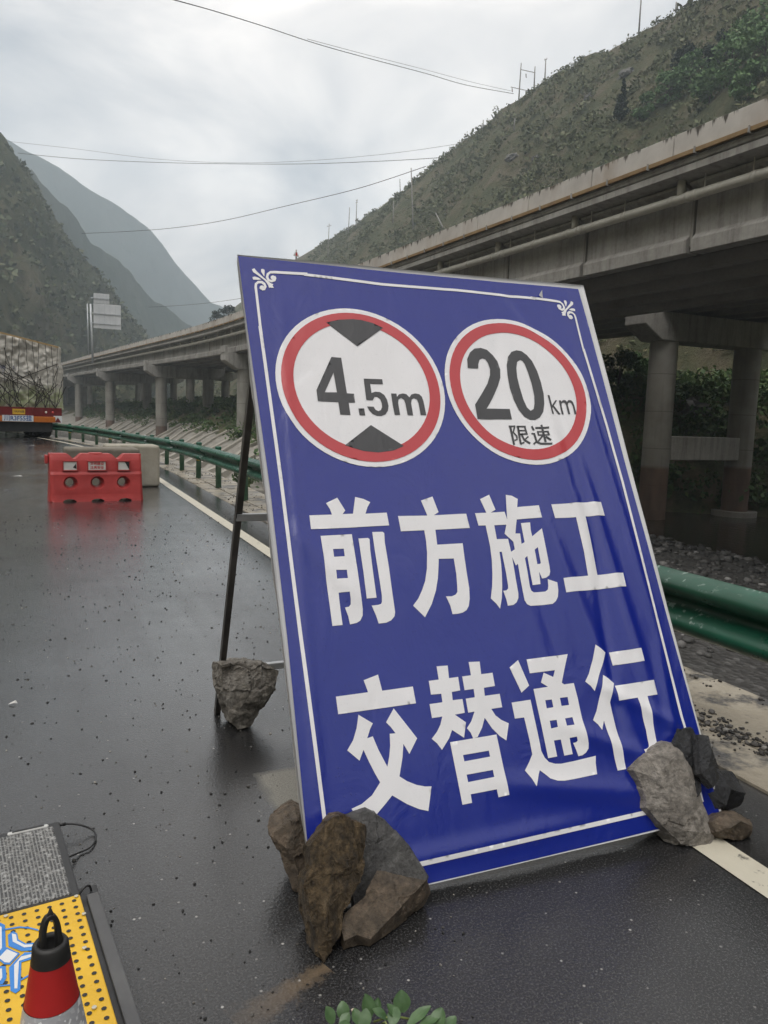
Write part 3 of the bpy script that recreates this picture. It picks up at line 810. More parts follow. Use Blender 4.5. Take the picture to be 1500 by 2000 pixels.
# ------------------------------------------------------------------ road works board (outlines in millimetres on the banner)
GLYPH = {"qian":[[[[122,1253],[206,1254],[201,1275],[189,1298],[234,1319],[258,1269],[246,1255],[286,1256],[303,1321],[334,1313],[359,1300],[345,1280],[334,1255],[418,1258],[420,1208],[319,1205],[264,1203],[122,1201]],[]],[[[154,1175],[271,1178],[273,1113],[275,1036],[275,961],[275,904],[272,881],[261,864],[247,857],[222,853],[219,882],[211,913],[226,915],[233,923],[235,942],[234,967],[194,966],[194,914],[195,853],[158,852],[157,924],[155,1021],[155,1107]],[[[194,1125],[234,1125],[234,1097],[194,1096]],[[194,1047],[235,1047],[234,1016],[193,1015]]]],[[[294,1161],[331,1162],[336,1157],[333,1119],[332,1047],[332,941],[295,940],[296,1041],[295,1102]],[]],[[[350,1184],[390,1184],[396,1179],[393,1142],[395,1052],[394,959],[394,886],[390,871],[375,857],[355,850],[327,849],[321,878],[310,914],[335,915],[346,918],[350,925],[353,948],[352,1030],[350,1116]],[]]],"fang":[[[[461,1244],[581,1244],[565,1305],[616,1321],[630,1257],[608,1245],[745,1248],[749,1190],[604,1187],[601,1128],[707,1130],[704,1073],[702,1011],[701,956],[695,916],[686,889],[674,874],[656,866],[635,863],[615,863],[612,894],[601,930],[625,929],[642,935],[650,945],[653,964],[658,1011],[659,1072],[597,1073],[591,1044],[580,998],[564,953],[540,906],[505,859],[466,904],[490,928],[510,958],[528,992],[543,1038],[554,1098],[558,1142],[558,1186],[463,1184]],[]]],"shi":[[[[818,1308],[862,1326],[877,1263],[853,1251],[916,1254],[921,1222],[938,1326],[964,1322],[988,1307],[978,1273],[1077,1278],[1079,1226],[966,1222],[947,1164],[969,1164],[966,1121],[981,1128],[981,1206],[1021,1207],[1017,1173],[1018,1149],[1069,1181],[1069,1094],[1068,1027],[1066,1004],[1059,989],[1042,980],[1024,978],[1017,1006],[1013,957],[978,955],[979,1002],[981,1072],[968,1063],[967,1011],[963,948],[966,933],[976,926],[1027,926],[1039,933],[1044,947],[1048,974],[1088,959],[1085,928],[1077,902],[1064,886],[1047,876],[948,874],[934,881],[926,897],[926,922],[927,990],[929,1041],[918,1034],[909,1068],[908,1034],[906,977],[905,926],[901,907],[890,891],[874,882],[849,880],[848,904],[842,938],[856,939],[865,946],[867,959],[869,1007],[868,1091],[858,1091],[856,1053],[851,1010],[841,955],[830,911],[814,871],[802,891],[783,912],[798,957],[809,1004],[818,1060],[822,1114],[820,1199],[789,1199],[784,1250],[834,1251]],[[[858,1199],[912,1200],[896,1163],[928,1130],[928,1099],[909,1089],[907,1142],[857,1142]],[[1017,1095],[1033,1104],[1032,1040],[1027,1036],[1016,1036]]]]],"gong":[[[[1138,1282],[1299,1288],[1384,1290],[1386,1229],[1289,1227],[1288,1142],[1284,980],[1408,983],[1406,926],[1118,917],[1118,974],[1237,979],[1242,1077],[1240,1224],[1142,1223]],[]]],"jiao":[[[[141,617],[255,620],[245,661],[299,675],[306,620],[419,623],[421,566],[142,560]],[]],[[[211,551],[257,518],[245,501],[231,473],[251,477],[264,433],[287,376],[299,409],[307,441],[311,478],[332,477],[319,498],[304,516],[338,558],[406,452],[370,406],[354,440],[344,398],[324,341],[348,323],[379,307],[408,298],[431,295],[407,222],[375,233],[336,254],[290,287],[261,263],[231,240],[212,227],[164,239],[149,267],[184,276],[222,297],[255,332],[242,360],[226,401],[213,439],[195,407],[158,444],[182,473],[199,509]],[]]],"ti":[[[[519,683],[562,682],[559,638],[595,639],[594,592],[561,590],[559,562],[597,562],[597,515],[558,513],[595,483],[578,433],[538,464],[522,438],[489,404],[475,427],[458,444],[481,464],[498,486],[510,512],[471,511],[470,558],[519,559],[520,588],[481,589],[481,636],[519,637]],[]],[[[646,687],[690,685],[687,640],[733,641],[733,594],[688,592],[686,564],[746,565],[746,518],[702,517],[714,493],[734,475],[760,461],[738,405],[716,422],[691,452],[670,490],[653,458],[629,429],[612,427],[606,447],[595,463],[616,484],[635,515],[610,514],[610,562],[646,563],[647,592],[611,591],[611,639],[646,640]],[]],[[[523,425],[704,429],[710,229],[668,227],[666,253],[567,251],[567,224],[531,223]],[[[563,378],[663,380],[664,360],[564,357]],[[564,314],[665,316],[665,293],[565,290]]]]],"tong":[[[[806,653],[847,677],[872,582],[835,560]],[]],[[[883,676],[1066,681],[1044,639],[1013,579],[1022,572],[1065,573],[1068,515],[1067,440],[1069,355],[1066,338],[1052,325],[1035,318],[1017,317],[1013,340],[1006,364],[1019,365],[1026,370],[1026,376],[1025,384],[995,383],[995,327],[959,326],[958,382],[929,382],[929,327],[891,326],[890,419],[887,568],[950,570],[924,588],[944,622],[981,603],[995,627],[885,625]],[[[927,524],[955,524],[955,496],[926,495]],[[991,526],[1025,526],[1024,497],[991,497]],[[927,451],[956,451],[955,426],[927,424]],[[993,452],[1026,453],[1026,426],[993,426]]]],[[[787,530],[866,532],[867,477],[869,402],[869,353],[877,330],[891,313],[915,304],[939,301],[994,303],[1090,309],[1083,284],[1078,247],[978,244],[936,244],[908,248],[881,259],[864,276],[847,291],[839,279],[819,241],[807,269],[788,298],[810,321],[830,347],[830,394],[826,474],[788,474]],[]]],"xing":[[[[1194,706],[1236,673],[1223,656],[1186,597],[1148,535],[1135,556],[1116,574],[1140,601],[1171,652]],[]],[[[1256,672],[1399,676],[1400,625],[1257,621]],[]],[[[1199,590],[1220,575],[1240,555],[1223,526],[1205,488],[1206,432],[1207,334],[1207,248],[1169,247],[1166,314],[1162,380],[1160,426],[1141,394],[1130,415],[1113,433],[1137,463],[1169,521],[1188,561]],[]],[[[1240,545],[1425,550],[1424,494],[1377,493],[1374,406],[1368,309],[1368,286],[1358,266],[1332,259],[1303,263],[1301,287],[1295,305],[1313,306],[1325,311],[1329,319],[1334,373],[1329,492],[1241,489]],[]]],"four":[[[[285,1907],[325,1906],[328,1750],[357,1749],[356,1711],[330,1710],[330,1657],[289,1657],[288,1710],[207,1711],[207,1758]],[[[285,1838],[288,1752],[239,1750]]]]],"point":[[[[366,1686],[390,1687],[390,1657],[367,1657]],[]]],"five":[[[[406,1818],[484,1819],[484,1797],[430,1796],[430,1756],[447,1762],[466,1761],[482,1749],[491,1728],[493,1701],[487,1680],[474,1664],[457,1657],[439,1657],[421,1665],[410,1679],[403,1696],[430,1696],[436,1683],[447,1677],[458,1682],[465,1695],[466,1713],[462,1731],[451,1740],[440,1739],[431,1724],[404,1724]],[]]],"metre":[[[[512,1757],[535,1757],[535,1743],[545,1754],[562,1759],[577,1756],[588,1742],[598,1755],[615,1760],[631,1757],[641,1746],[645,1726],[647,1664],[623,1665],[622,1717],[618,1734],[606,1739],[596,1733],[591,1716],[591,1663],[568,1664],[566,1715],[563,1731],[552,1739],[540,1732],[536,1716],[536,1664],[513,1663],[511,1706]],[]]],"wedge_top":[[[[282,2062],[400,1963],[523,2057],[481,2076],[432,2086],[397,2087],[337,2079]],[]]],"wedge_bottom":[[[[407,1616],[531,1530],[484,1510],[421,1501],[361,1506],[290,1528]],[]]],"two":[[[[879,1894],[885,1937],[904,1970],[929,1990],[960,1995],[988,1988],[1013,1965],[1030,1937],[1035,1897],[1027,1857],[1007,1817],[978,1772],[947,1728],[930,1707],[1038,1708],[1038,1660],[877,1657],[879,1723],[920,1774],[957,1824],[977,1864],[984,1894],[980,1923],[971,1940],[957,1944],[942,1936],[932,1915],[928,1894]],[]]],"zero":[[[[1136,1997],[1109,1987],[1085,1960],[1070,1919],[1063,1869],[1060,1810],[1067,1752],[1081,1705],[1101,1674],[1126,1661],[1151,1661],[1177,1674],[1198,1699],[1212,1739],[1221,1788],[1222,1843],[1217,1898],[1203,1948],[1183,1977],[1161,1994]],[[[1144,1950],[1126,1938],[1115,1907],[1109,1862],[1110,1813],[1115,1754],[1124,1718],[1138,1703],[1155,1712],[1165,1737],[1173,1776],[1174,1836],[1169,1890],[1162,1930],[1155,1945]]]]],"kilo":[[[[1241,1782],[1251,1782],[1252,1734],[1275,1759],[1285,1760],[1261,1733],[1286,1693],[1273,1692],[1254,1725],[1249,1719],[1250,1691],[1241,1691]],[]]],"km_m":[[[[1294,1760],[1305,1760],[1305,1754],[1315,1762],[1327,1763],[1334,1755],[1345,1764],[1358,1763],[1365,1755],[1368,1738],[1369,1696],[1358,1695],[1359,1735],[1354,1750],[1346,1753],[1338,1748],[1335,1736],[1336,1695],[1325,1694],[1325,1738],[1322,1749],[1312,1751],[1304,1744],[1301,1730],[1302,1693],[1292,1693],[1293,1735]],[]]],"xian":[[[[1017,1629],[1018,1542],[1028,1545],[1028,1631]],[]],[[[1015,1624],[1046,1625],[1048,1632],[1016,1631]],[]],[[[1041,1629],[1027,1600],[1040,1582],[1039,1569],[1029,1568],[1029,1561],[1045,1566],[1048,1585],[1035,1601],[1048,1628]],[]],[[[1054,1629],[1050,1548],[1060,1550],[1064,1631]],[]],[[[1051,1624],[1096,1625],[1098,1632],[1053,1631]],[]],[[[1087,1628],[1090,1590],[1099,1592],[1096,1631]],[]],[[[1056,1606],[1092,1607],[1093,1613],[1057,1612]],[]],[[[1056,1589],[1097,1591],[1099,1598],[1058,1596]],[]],[[[1054,1544],[1075,1553],[1073,1560],[1052,1550]],[]],[[[1064,1588],[1072,1564],[1098,1547],[1104,1555],[1080,1570],[1073,1592]],[]],[[[1098,1586],[1079,1572],[1082,1567],[1101,1581]],[]]],"su":[[[[1122,1629],[1127,1610],[1137,1614],[1131,1633]],[]],[[[1116,1593],[1134,1593],[1135,1600],[1117,1600]],[]],[[[1125,1598],[1129,1557],[1139,1559],[1135,1601]],[]],[[[1134,1565],[1114,1551],[1118,1545],[1137,1559]],[]],[[[1127,1556],[1150,1547],[1206,1547],[1208,1556],[1153,1556],[1133,1565]],[]],[[[1141,1619],[1207,1621],[1209,1630],[1143,1628]],[]],[[[1170,1637],[1172,1558],[1183,1560],[1180,1640]],[]],[[[1145,1603],[1201,1604],[1203,1611],[1147,1609]],[]],[[[1145,1607],[1147,1587],[1155,1590],[1153,1609]],[]],[[[1193,1608],[1197,1588],[1205,1591],[1202,1611]],[]],[[[1148,1588],[1202,1589],[1204,1595],[1150,1594]],[]],[[[1167,1590],[1139,1564],[1145,1560],[1172,1585]],[]],[[[1180,1581],[1201,1564],[1208,1571],[1187,1588]],[]]],"orn":[[[[231,2291],[96,2284],[77,2281],[63,2268],[57,2249],[64,2233],[79,2228],[95,2236],[100,2251],[96,2261],[86,2253],[90,2248],[89,2244],[81,2240],[71,2242],[68,2252],[71,2263],[78,2270],[94,2272],[229,2278]],[]],[[[20,2019],[19,2141],[18,2201],[20,2212],[26,2218],[37,2219],[45,2213],[47,2205],[45,2198],[37,2198],[37,2186],[49,2189],[57,2206],[53,2222],[41,2231],[24,2229],[11,2216],[8,2199],[9,2139],[10,2017]],[]],[[[5,2280],[15,2287],[25,2272],[49,2247],[65,2233],[75,2224],[85,2220],[81,2214],[85,2204],[76,2202],[74,2204],[66,2202],[63,2215],[52,2234],[28,2254],[9,2268]],[]],[[[42,2286],[50,2288],[56,2283],[52,2252],[48,2259],[41,2274]],[]],[[[4,2244],[14,2248],[27,2245],[39,2237],[26,2234],[6,2233]],[]],[[[95,2253],[92,2245],[86,2241],[80,2242],[77,2247],[77,2254],[82,2260],[88,2262],[93,2259]],[]],[[[47,2200],[44,2193],[38,2189],[32,2190],[28,2195],[29,2202],[33,2208],[40,2210],[46,2207]],[]]]}
SU_, SW = math.radians(27.4955), -.03477
S0 = Vector((.702, 2.009, .03)); SA = Vector((math.cos(SW), math.sin(SW), 0)); _h = Vector((-SA.y, SA.x, 0))
SB = Vector((0, 0, 1))*math.cos(SU_)+_h*math.sin(SU_); SN = SA.cross(SB)       # across, up the slope, out towards the viewer
FOLDS = [((1.22, 1.75), (1.28, .95), .030, .0050), ((1.33, 1.45), (1.40, .55), .026, .0065), ((1.10, 1.20), (1.30, .25), .035, .0050), ((1.44, 1.9), (1.50, .8), .022, .0045),
         ((1.0, .42), (1.48, .20), .035, .0060), ((.72, .26), (1.35, .14), .040, .0050), ((1.18, .55), (1.50, .36), .028, .0055), ((.25, .95), (.08, 1.18), .035, .0045),
         ((.95, 1.30), (1.02, .70), .032, -.0035), ((1.30, 1.1), (1.22, .42), .024, -.005), ((1.48, .62), (1.44, .15), .025, .006), ((.05, .3), (.10, 1.9), .02, .003),
         ((.62, 1.95), (.72, 1.2), .05, .0022), ((.85, 2.2), (.95, 1.45), .04, -.002), ((1.05, 2.1), (1.00, 1.75), .03, -.0025), ((.15, .08), (.9, .10), .03, .004), ((1.15, 2.3), (1.33, 2.0), .03, -.003)]
def wrinkle(u, v):
    w = 0.0
    for (a, b), (c, d), s, k in FOLDS:
        dx, dy = c-a, d-b; L2 = dx*dx+dy*dy; t = ((u-a)*dx+(v-b)*dy)/L2
        if t < -.3 or t > 1.3: continue
        e = ((u-a)-t*dx)**2+((v-b)-t*dy)**2
        if e > 12*s*s: continue
        w += 1.6*k*math.exp(-e/(s*s))*sstep(-.3, .25, t)*(1-sstep(.75, 1.3, t))
    w += .0032*noise.noise(Vector((u*3.1, v*1.9, 2.2)))*(1.4-.5*v/2.3)
    return w
def S(u, v, off=0.0): return S0+SA*u+SB*v+SN*(wrinkle(u, v)+off)
def Sflat(u, v, off=0.0): return S0+SA*u+SB*v+SN*off
works = thing('road_works_sign', 'tall blue leaning road works board with white Chinese lettering and two speed and height limits', 'sign', tuple(S0))
LM = Matrix.Translation(-S0)
def wpart(name, V, F, mat, parent, smooth=True): return mesh(name, [v-S0 for v in V], F, mat, parent, smooth)
def vinyl(name, c, rough=.28, drops=1.0):
    M = Mat(name); v = M.pos()
    drop = M.vor(v, 95, 'F1', 'Distance'); sel = M.ramp(M.vor(v, 95, 'F1', 'Color'), [(.70, 0.0), (.76, 1.0)])
    dmask = M.math('MULTIPLY', M.ramp(drop, [(.16, 1.0), (.34, 0.0)]), sel)
    M.base(M.mix(M.math('MULTIPLY', dmask, .30*drops), M.mix(M.noise(v, 5, 6), c, tuple(x*.86 for x in c)), tuple(x*.45 for x in c)))
    M.rough(M.ramp(M.noise(v, 3.0, 5), [(.3, rough*.85), (.7, rough*1.3)]))
    h = M.mix(.5, M.noise(v, 420, 2), dmask)
    b0 = M.n('ShaderNodeBump'); b0.inputs['Strength'].default_value = .28; b0.inputs['Distance'].default_value = .012; M.l(M.noise(M.pos((1.6, 1, .8)), 5.0, 4, .5, 1.2), b0.inputs['Height'])
    b1 = M.n('ShaderNodeBump'); b1.inputs['Strength'].default_value = .16*drops+.05; b1.inputs['Distance'].default_value = .002; M.l(h, b1.inputs['Height']); M.l(b0.outputs['Normal'], b1.inputs['Normal']); M.l(b1.outputs['Normal'], M.p.inputs['Normal']); M.set(Specular_IOR_Level=.8); return M.m
blue = vinyl('blue_vinyl', (.006, .018, .245), .17); white_p = vinyl('white_vinyl', (.84, .83, .85), .36, .4); redv = vinyl('red_vinyl', (.52, .035, .045), .34, .5); blackv = vinyl('black_vinyl', (.03, .03, .034), .34, .6)
hemm = simple('grey_banner_back', (.55, .55, .56), (.66, .66, .67), 4, .45)
# banner cloth with its wrapped edges
st = .0165; nu, nv = 98, 144
bl = [(-.004, .0), (1.588, .03), (1.588, 2.383), (-.046, 2.345)]
def quadmap(f, g):
    a = lerp(bl[0][0], bl[1][0], f), lerp(bl[0][1], bl[1][1], f); b = lerp(bl[3][0], bl[2][0], f), lerp(bl[3][1], bl[2][1], f)
    return lerp(a[0], b[0], g), lerp(a[1], b[1], g)
V = []; F = []
for j in range(nv+1):
    for i in range(nu+1): V.append(S(*quadmap(i/nu, j/nv), -.0045 if 0 < i < nu and 0 < j < nv else 0.0))
for j in range(nv):
    for i in range(nu): F.append((j*(nu+1)+i, j*(nu+1)+i+1, (j+1)*(nu+1)+i+1, (j+1)*(nu+1)+i))
loop = [(0, j/nv) for j in range(nv, -1, -1)]+[(i/nu, 0) for i in range(1, nu+1)]+[(1, j/nv) for j in range(1, nv+1)]+[(i/nu, 1) for i in range(nu-1, -1, -1)]
idx = [int(round(g*nv))*(nu+1)+int(round(f*nu)) for f, g in loop]
b = len(V)
for q, (f, g) in enumerate(loop):
    u_, v_ = quadmap(f, g); u_ += .006*fbm(q*.07, 2)*(1 if f in (0, 1) else 0)
    V.append(S(u_+(.006 if f == 0 else 0), v_, -.045-.012*fbm(q*.05, 9)))
for q in range(len(loop)):
    r_ = (q+1) % len(loop); F.append((idx[q], idx[r_], b+r_, b+q))
banner = wpart('banner', V, F, hemm, works)
banner['label'] = 'wrinkled wet vinyl banner stretched over the frame'
def printed(name, shapes, off, mat, step=.0115):
    V = []; F = []
    for outer, holes in shapes:
        o = [(x/1000, y/1000) for x, y in outer]; h = [[(x/1000, y/1000) for x, y in k] for k in holes]
        v2, f2 = fill(o, h, step); bb = len(V)
        V += [S(a, c, off) for a, c in v2]
        for f in f2:
            if sum((v2[f[i]][0]*v2[f[(i+1) % len(f)]][1]-v2[f[(i+1) % len(f)]][0]*v2[f[i]][1]) for i in range(len(f))) < 0: f = f[::-1]
            F.append(tuple(bb+i for i in f))
    return wpart(name, V, F, mat, banner)
BLUE = [[-2, 3], [360, 11], [777, 18], [1276, 30], [1577, 37], [1580, 355], [1563, 1432], [1557, 2148], [1552, 2357], [935, 2347], [457, 2340], [-44, 2339], [-35, 2013], [-9, 1346], [-2, 834], [-3, 128]]
printed('blue_field', [[BLUE, []]], .0006, blue)
def L(pts, w): return [stroke(pts, w), []]
orn = GLYPH['orn']; mirror = [[[[1506-x, y-4] for x, y in o][::-1], []] for o, _ in orn]
printed('corner_scroll', orn, .0027, white_p); printed('corner_scroll', mirror, .0027, white_p)
printed('border_line', [L([(14, 2023), (33, 1385), (43, 830), (58, 241), (62, 60)], 12.5)], .0027, white_p)
printed('border_line', [L([(69, 64), (365, 72), (1257, 92), (1502, 97)], 15)], .0027, white_p)
printed('border_line', [L([(1493, 2030), (1514, 1650), (1522, 1384), (1517, 760), (1513, 360), (1510, 90)], 12.5)], .0027, white_p)
printed('border_line', [L([(215, 2281), (547, 2272), (900, 2281), (1296, 2278)], 12.5)], .0027, white_p)
def disc(cx, cy, r, n=64): return [[cx+r*math.cos(2*PI*i/n), cy+r*math.sin(2*PI*i/n)] for i in range(n)]
for cx, cy in ((400.5, 1789), (1109, 1804)):
    printed('limit_disc', [[disc(cx, cy, 348), []]], .0027, white_p)
    printed('red_ring', [[disc(cx, cy, 327), [disc(cx, cy, 279)]]], .0042, redv)
for nm, part in (('four', 'numeral'), ('point', 'decimal_point'), ('five', 'numeral'), ('metre', 'letter'), ('two', 'numeral'), ('zero', 'numeral'), ('kilo', 'letter'), ('km_m', 'letter'), ('xian', 'small_character'), ('su', 'small_character'), ('wedge_top', 'black_wedge'), ('wedge_bottom', 'black_wedge')):
    printed(part, GLYPH[nm], .0044 if 'wedge' not in nm else .0049, blackv)
for nm in ('qian', 'fang', 'shi', 'gong', 'jiao', 'ti', 'tong', 'xing'):
    printed('character', GLYPH[nm], .0027, white_p)
a, b2, c2 = S(1.315, 2.292, .010), S(1.338, 2.283, .004), S(1.335, 2.318, .016)
wpart('torn_flap', [a, b2, c2], [(0, 1, 2)], hemm, banner, False)
# frame of square tube, rear legs and ties
steel = simple('dark_steel_tube', (.09, .085, .08), (.16, .15, .14), 9, .4, metal=.4)
galv = simple('wet_galvanised_bar', (.35, .36, .37), (.5, .5, .5), 12, .3, metal=.5)
fd = -.03
for p, q in (((.025, .03), (-.012, 2.32)), ((1.56, .06), (1.56, 2.35)), ((.045, .03), (1.54, .055)), ((.01, 2.312), (1.54, 2.345)), ((.03, 1.15), (1.54, 1.17))):
    MB().bar(Sflat(*p, fd)-S0, Sflat(*q, fd)-S0, .035, .035, SN).build('frame_bar', steel, works, bevel=.003)
legs = []
for x in (.735, 2.18):
    A = Vector((x, 3.69, .0)); B = Vector((x, 2.955, 1.83)); legs.append((A, B))
    t = (B-A).normalized()
    MB().bar(A-S0, B-S0, .005, .030, (0, 1, .4)).bar(A-S0+Vector((.014, 0, 0)), B-S0+Vector((.014, 0, 0)), .028, .005, (0, 1, .4)).build('rear_leg', steel, works)
for z in (1.045, .255):
    f = z/1.83; a = legs[0][0].lerp(legs[0][1], f); b = legs[1][0].lerp(legs[1][1], f)
    MB().bar(a-S0, b-S0, .032, .032).build('cross_bar', galv, works, bevel=.003)

# ------------------------------------------------------------------ stones that weigh the board down
def rock_mat(name, cols, bs=9, bd=.02, rough=.55, layer=None, wet=.0):
    M = Mat(name); v = M.coord('Object') if layer is None else M.coord('Object', layer)
    c = M.ramp(M.noise(v, 9, 8, .65, .4), [(.28, cols[0]), (.46, cols[1]), (.62, cols[2]), (.8, cols[3])])
    d = M.ramp(M.noise(M.coord('Object'), 42, 6, .7), [(.33, .40), (.66, 1.25)])
    M.base(M.mix(1.0, c, d, 'MULTIPLY')); M.rough(M.ramp(M.noise(v, 6, 4), [(.3, rough*.6), (.7, rough*1.25)]))
    h = M.mix(.4, M.noise(v, bs*3, 9, .75, .8), M.noise(M.coord('Object'), bs*11, 6, .75)); M.bump(h, 1.0, bd*1.4); return M.m
brown_r = rock_mat('brown_layered_stone', ((.035, .03, .025), (.10, .072, .042), (.19, .135, .075), (.32, .26, .18)), 8, .02, .45, (4.2, 4.2, .8))
grey_r = rock_mat('grey_slate', ((.055, .054, .055), (.085, .083, .082), (.12, .117, .112), (.17, .16, .15)), 7, .010, .5)
rust_r = rock_mat('rust_stained_stone', ((.055, .045, .036), (.115, .088, .062), (.17, .125, .088), (.26, .20, .15)), 7, .012, .5)
pale_r = rock_mat('pale_grey_stone', ((.16, .143, .125), (.26, .235, .205), (.34, .31, .275), (.44, .405, .365)), 9, .014, .7)
dark_r = rock_mat('wet_black_stone', ((.012, .013, .015), (.025, .026, .029), (.04, .041, .045), (.08, .08, .083)), 7, .012, .32)
gran_r = rock_mat('rough_granite', ((.14, .125, .105), (.28, .255, .22), (.42, .39, .35), (.58, .55, .50)), 14, .022, .75)
def rock(label, mat, z7, org, s, p0, n, thick, inner=(), group='stones at the foot of the board', shrink=.82, amp=.012, back=None, seed=0, bump_in=.0, sub=3):
    """outline seen from the road user's side, at its own place and depth, closed to a solid stone"""
    n = Vector(n).normalized(); p0 = Vector(p0)
    front = [onplane(org[0]+x*s, org[1]+y*s, p0, n) for x, y in z7]
    cen = sum(front, Vector())/len(front)
    bk = back if back is not None else -n*thick
    V = list(front); k = len(front)
    mid = [f.lerp(cen, .10)+bk*.45-(f-cen)*(-.16) for f in front]
    rear = [cen+(f-cen)*shrink+bk for f in front]
    V += mid+rear
    inn = [onplane(org[0]+x*s, org[1]+y*s, p0, n)+n*d for x, y, d in inner] or [cen+n*thick*.12]
    # front cap through the inner points
    F = []
    ax = (RIGHT-n*RIGHT.dot(n)).normalized(); ay = n.cross(ax)
    P2 = [Vector(((f-cen).dot(ax), (f-cen).dot(ay))) for f in front]; I2 = [Vector(((f-cen).dot(ax), (f-cen).dot(ay))) for f in inn]
    r = delaunay_2d_cdt(P2+I2, [(i, (i+1) % k) for i in range(k)], [], 0, 1e-6)
    V += inn
    mp_ = {i: (o[0] if o[0] < k else 3*k+o[0]-k) for i, o in enumerate(r[3]) if o}
    poly = [(p.x, p.y) for p in P2]
    for f in r[2]:
        c = sum((r[0][i] for i in f), Vector((0, 0)))/len(f)
        if inpoly((c.x, c.y), poly) and all(i in mp_ for i in f): F.append(tuple(mp_[i] for i in f))
    for a_, b_ in ((0, k), (k, 2*k)):
        for i in range(k): F.append((a_+i, a_+(i+1) % k, b_+(i+1) % k, b_+i))
    V.append(cen+bk*1.06); q = len(V)-1
    for i in range(k): F.append((2*k+i, 2*k+(i+1) % k, q))
    base = min(V, key=lambda v: v.z).copy(); lo = Vector((cen.x, cen.y, 0))
    bm = bmesh.new(); bv = [bm.verts.new(v-lo) for v in V]
    for f in F:
        try: bm.faces.new([bv[i] for i in f])
        except ValueError: pass
    bmesh.ops.recalc_face_normals(bm, faces=bm.faces)
    bmesh.ops.triangulate(bm, faces=bm.faces)
    for _ in range(sub+1):
        bmesh.ops.subdivide_edges(bm, edges=[e for e in bm.edges if e.calc_length() > .009], cuts=1, use_grid_fill=False)
        bmesh.ops.triangulate(bm, faces=[f for f in bm.faces if len(f.verts) > 3])
    bm.normal_update()
    mv = {}
    for v in bm.verts:
        p = v.co
        w = Vector((p.x+.02*noise.noise(p*14), p.y+.02*noise.noise(p*14+Vector((5, 0, 0))), p.z+.02*noise.noise(p*14+Vector((0, 5, 0)))))
        e = noise.fractal(Vector((p.x*9+seed, p.y*9, p.z*7)), .8, 2.2, 6)*amp + (noise.cell(Vector((w.x*13+seed, w.y*13, w.z*10)))-.5)*amp*.7 + (noise.cell(Vector((w.x*34+seed, w.y*34, w.z*24)))-.5)*amp*.3
        mv[v] = v.normal*e
    for v, d in mv.items(): v.co += d
    zmin = min(v.co.z for v in bm.verts)
    for v in bm.verts:
        if v.co.z < .004: v.co.z = .004+ (v.co.z-.004)*.03
    me = bpy.data.meshes.new('stone'); bm.to_mesh(me); bm.free(); me.materials.append(mat)
    o = link(bpy.data.objects.new('stone', me), None, lo); tag(o, label, 'stone', group); return o
o7, s7 = (500, 1500), .24
SNv = SN.copy()
rock('tall brown layered stone standing on its tip against the lower left corner of the board', brown_r,
     [(560, 1608), (500, 1500), (440, 1250), (405, 1030), (388, 890), (450, 805), (430, 640), (470, 585), (550, 470), (640, 395), (720, 385), (800, 430), (908, 480), (905, 700), (860, 930), (780, 1110), (722, 1190), (705, 1390), (640, 1500)], o7, s7,
     (.668, 1.822, .0), SNv, .15, [(640, 600, .0), (620, 850, .028), (560, 1150, .038), (800, 700, .012), (560, 1400, .02), (700, 1000, .022)], amp=.0075, seed=1)
rock('grey slate slab leaning on the board behind the brown stone', grey_r,
     [(700, 410), (905, 340), (975, 372), (1060, 430), (1250, 640), (1395, 880), (1370, 1000), (1150, 1150), (960, 1200), (800, 1180), (760, 800)], o7, s7,
     Sflat(.18, .2, .045), SNv, .03, [(1000, 600, .008), (1150, 780, .006), (900, 520, .004)], amp=.0028, seed=2)
rock('rust-brown angular block at the foot of the board, right of the tall brown stone', rust_r,
     [(690, 1300), (722, 1180), (880, 1040), (985, 835), (1215, 880), (1395, 905), (1330, 985), (1120, 1190), (930, 1392), (820, 1358), (715, 1412)], o7, s7,
     gp(697, 1826, .045), (SNv+Vector((0, -.1, .75))), .13, [(1000, 1050, .012), (1100, 950, .01), (860, 1230, .008)], amp=.003, seed=3, back=Vector((.03, .05, -.15)))
rock('brown-grey stone lying just behind the left edge of the board', rust_r,
     [(125, 550), (200, 495), (330, 420), (420, 470), (480, 700), (470, 900), (400, 1000), (330, 1000), (250, 850), (190, 690)], o7, s7,
     gp(586, 1742, .0), Vector((0, -1, .35)), .17, [(220, 640, .03), (390, 620, .012), (330, 800, .02)], amp=.009, seed=4, back=Vector((.03, .16, .01)))
o8, s8 = (1180, 1400), .21333
rock('large pale grey slab leaning on the lower right corner of the board', pale_r,
     [(480, 262), (560, 225), (650, 245), (770, 350), (830, 540), (900, 780), (1015, 1050), (1015, 1110), (970, 1180), (860, 1190), (700, 1165), (600, 1080), (500, 960), (388, 830), (385, 740), (330, 600), (262, 490), (350, 380)], o8, s8,
     gp(1372, 1653, .0), SNv, .12, [(480, 480, .038), (640, 320, .034), (560, 760, .038), (720, 560, .036), (760, 900, .036), (900, 1070, .026), (680, 1040, .034), (420, 560, .034)], amp=.0042, seed=5, shrink=.88)
rock('wet black stone wedged behind the pale slab against the board', dark_r,
     [(640, 260), (690, 112), (820, 95), (862, 170), (885, 480), (890, 680), (800, 760), (700, 500)], o8, s8, Sflat(1.50, .27, .05), SNv, .035, [(780, 300, .012)], amp=.007, seed=6)
rock('dark grey wedge of stone standing upright on the black block', dark_r,
     [(860, 160), (958, 170), (978, 275), (1045, 462), (1052, 565), (1000, 645), (890, 520), (870, 330)], o8, s8, Sflat(1.56, .30, .075), (SNv+Vector((.15, 0, 0))), .055, [(945, 300, .022), (930, 470, .014)], amp=.002, seed=7)
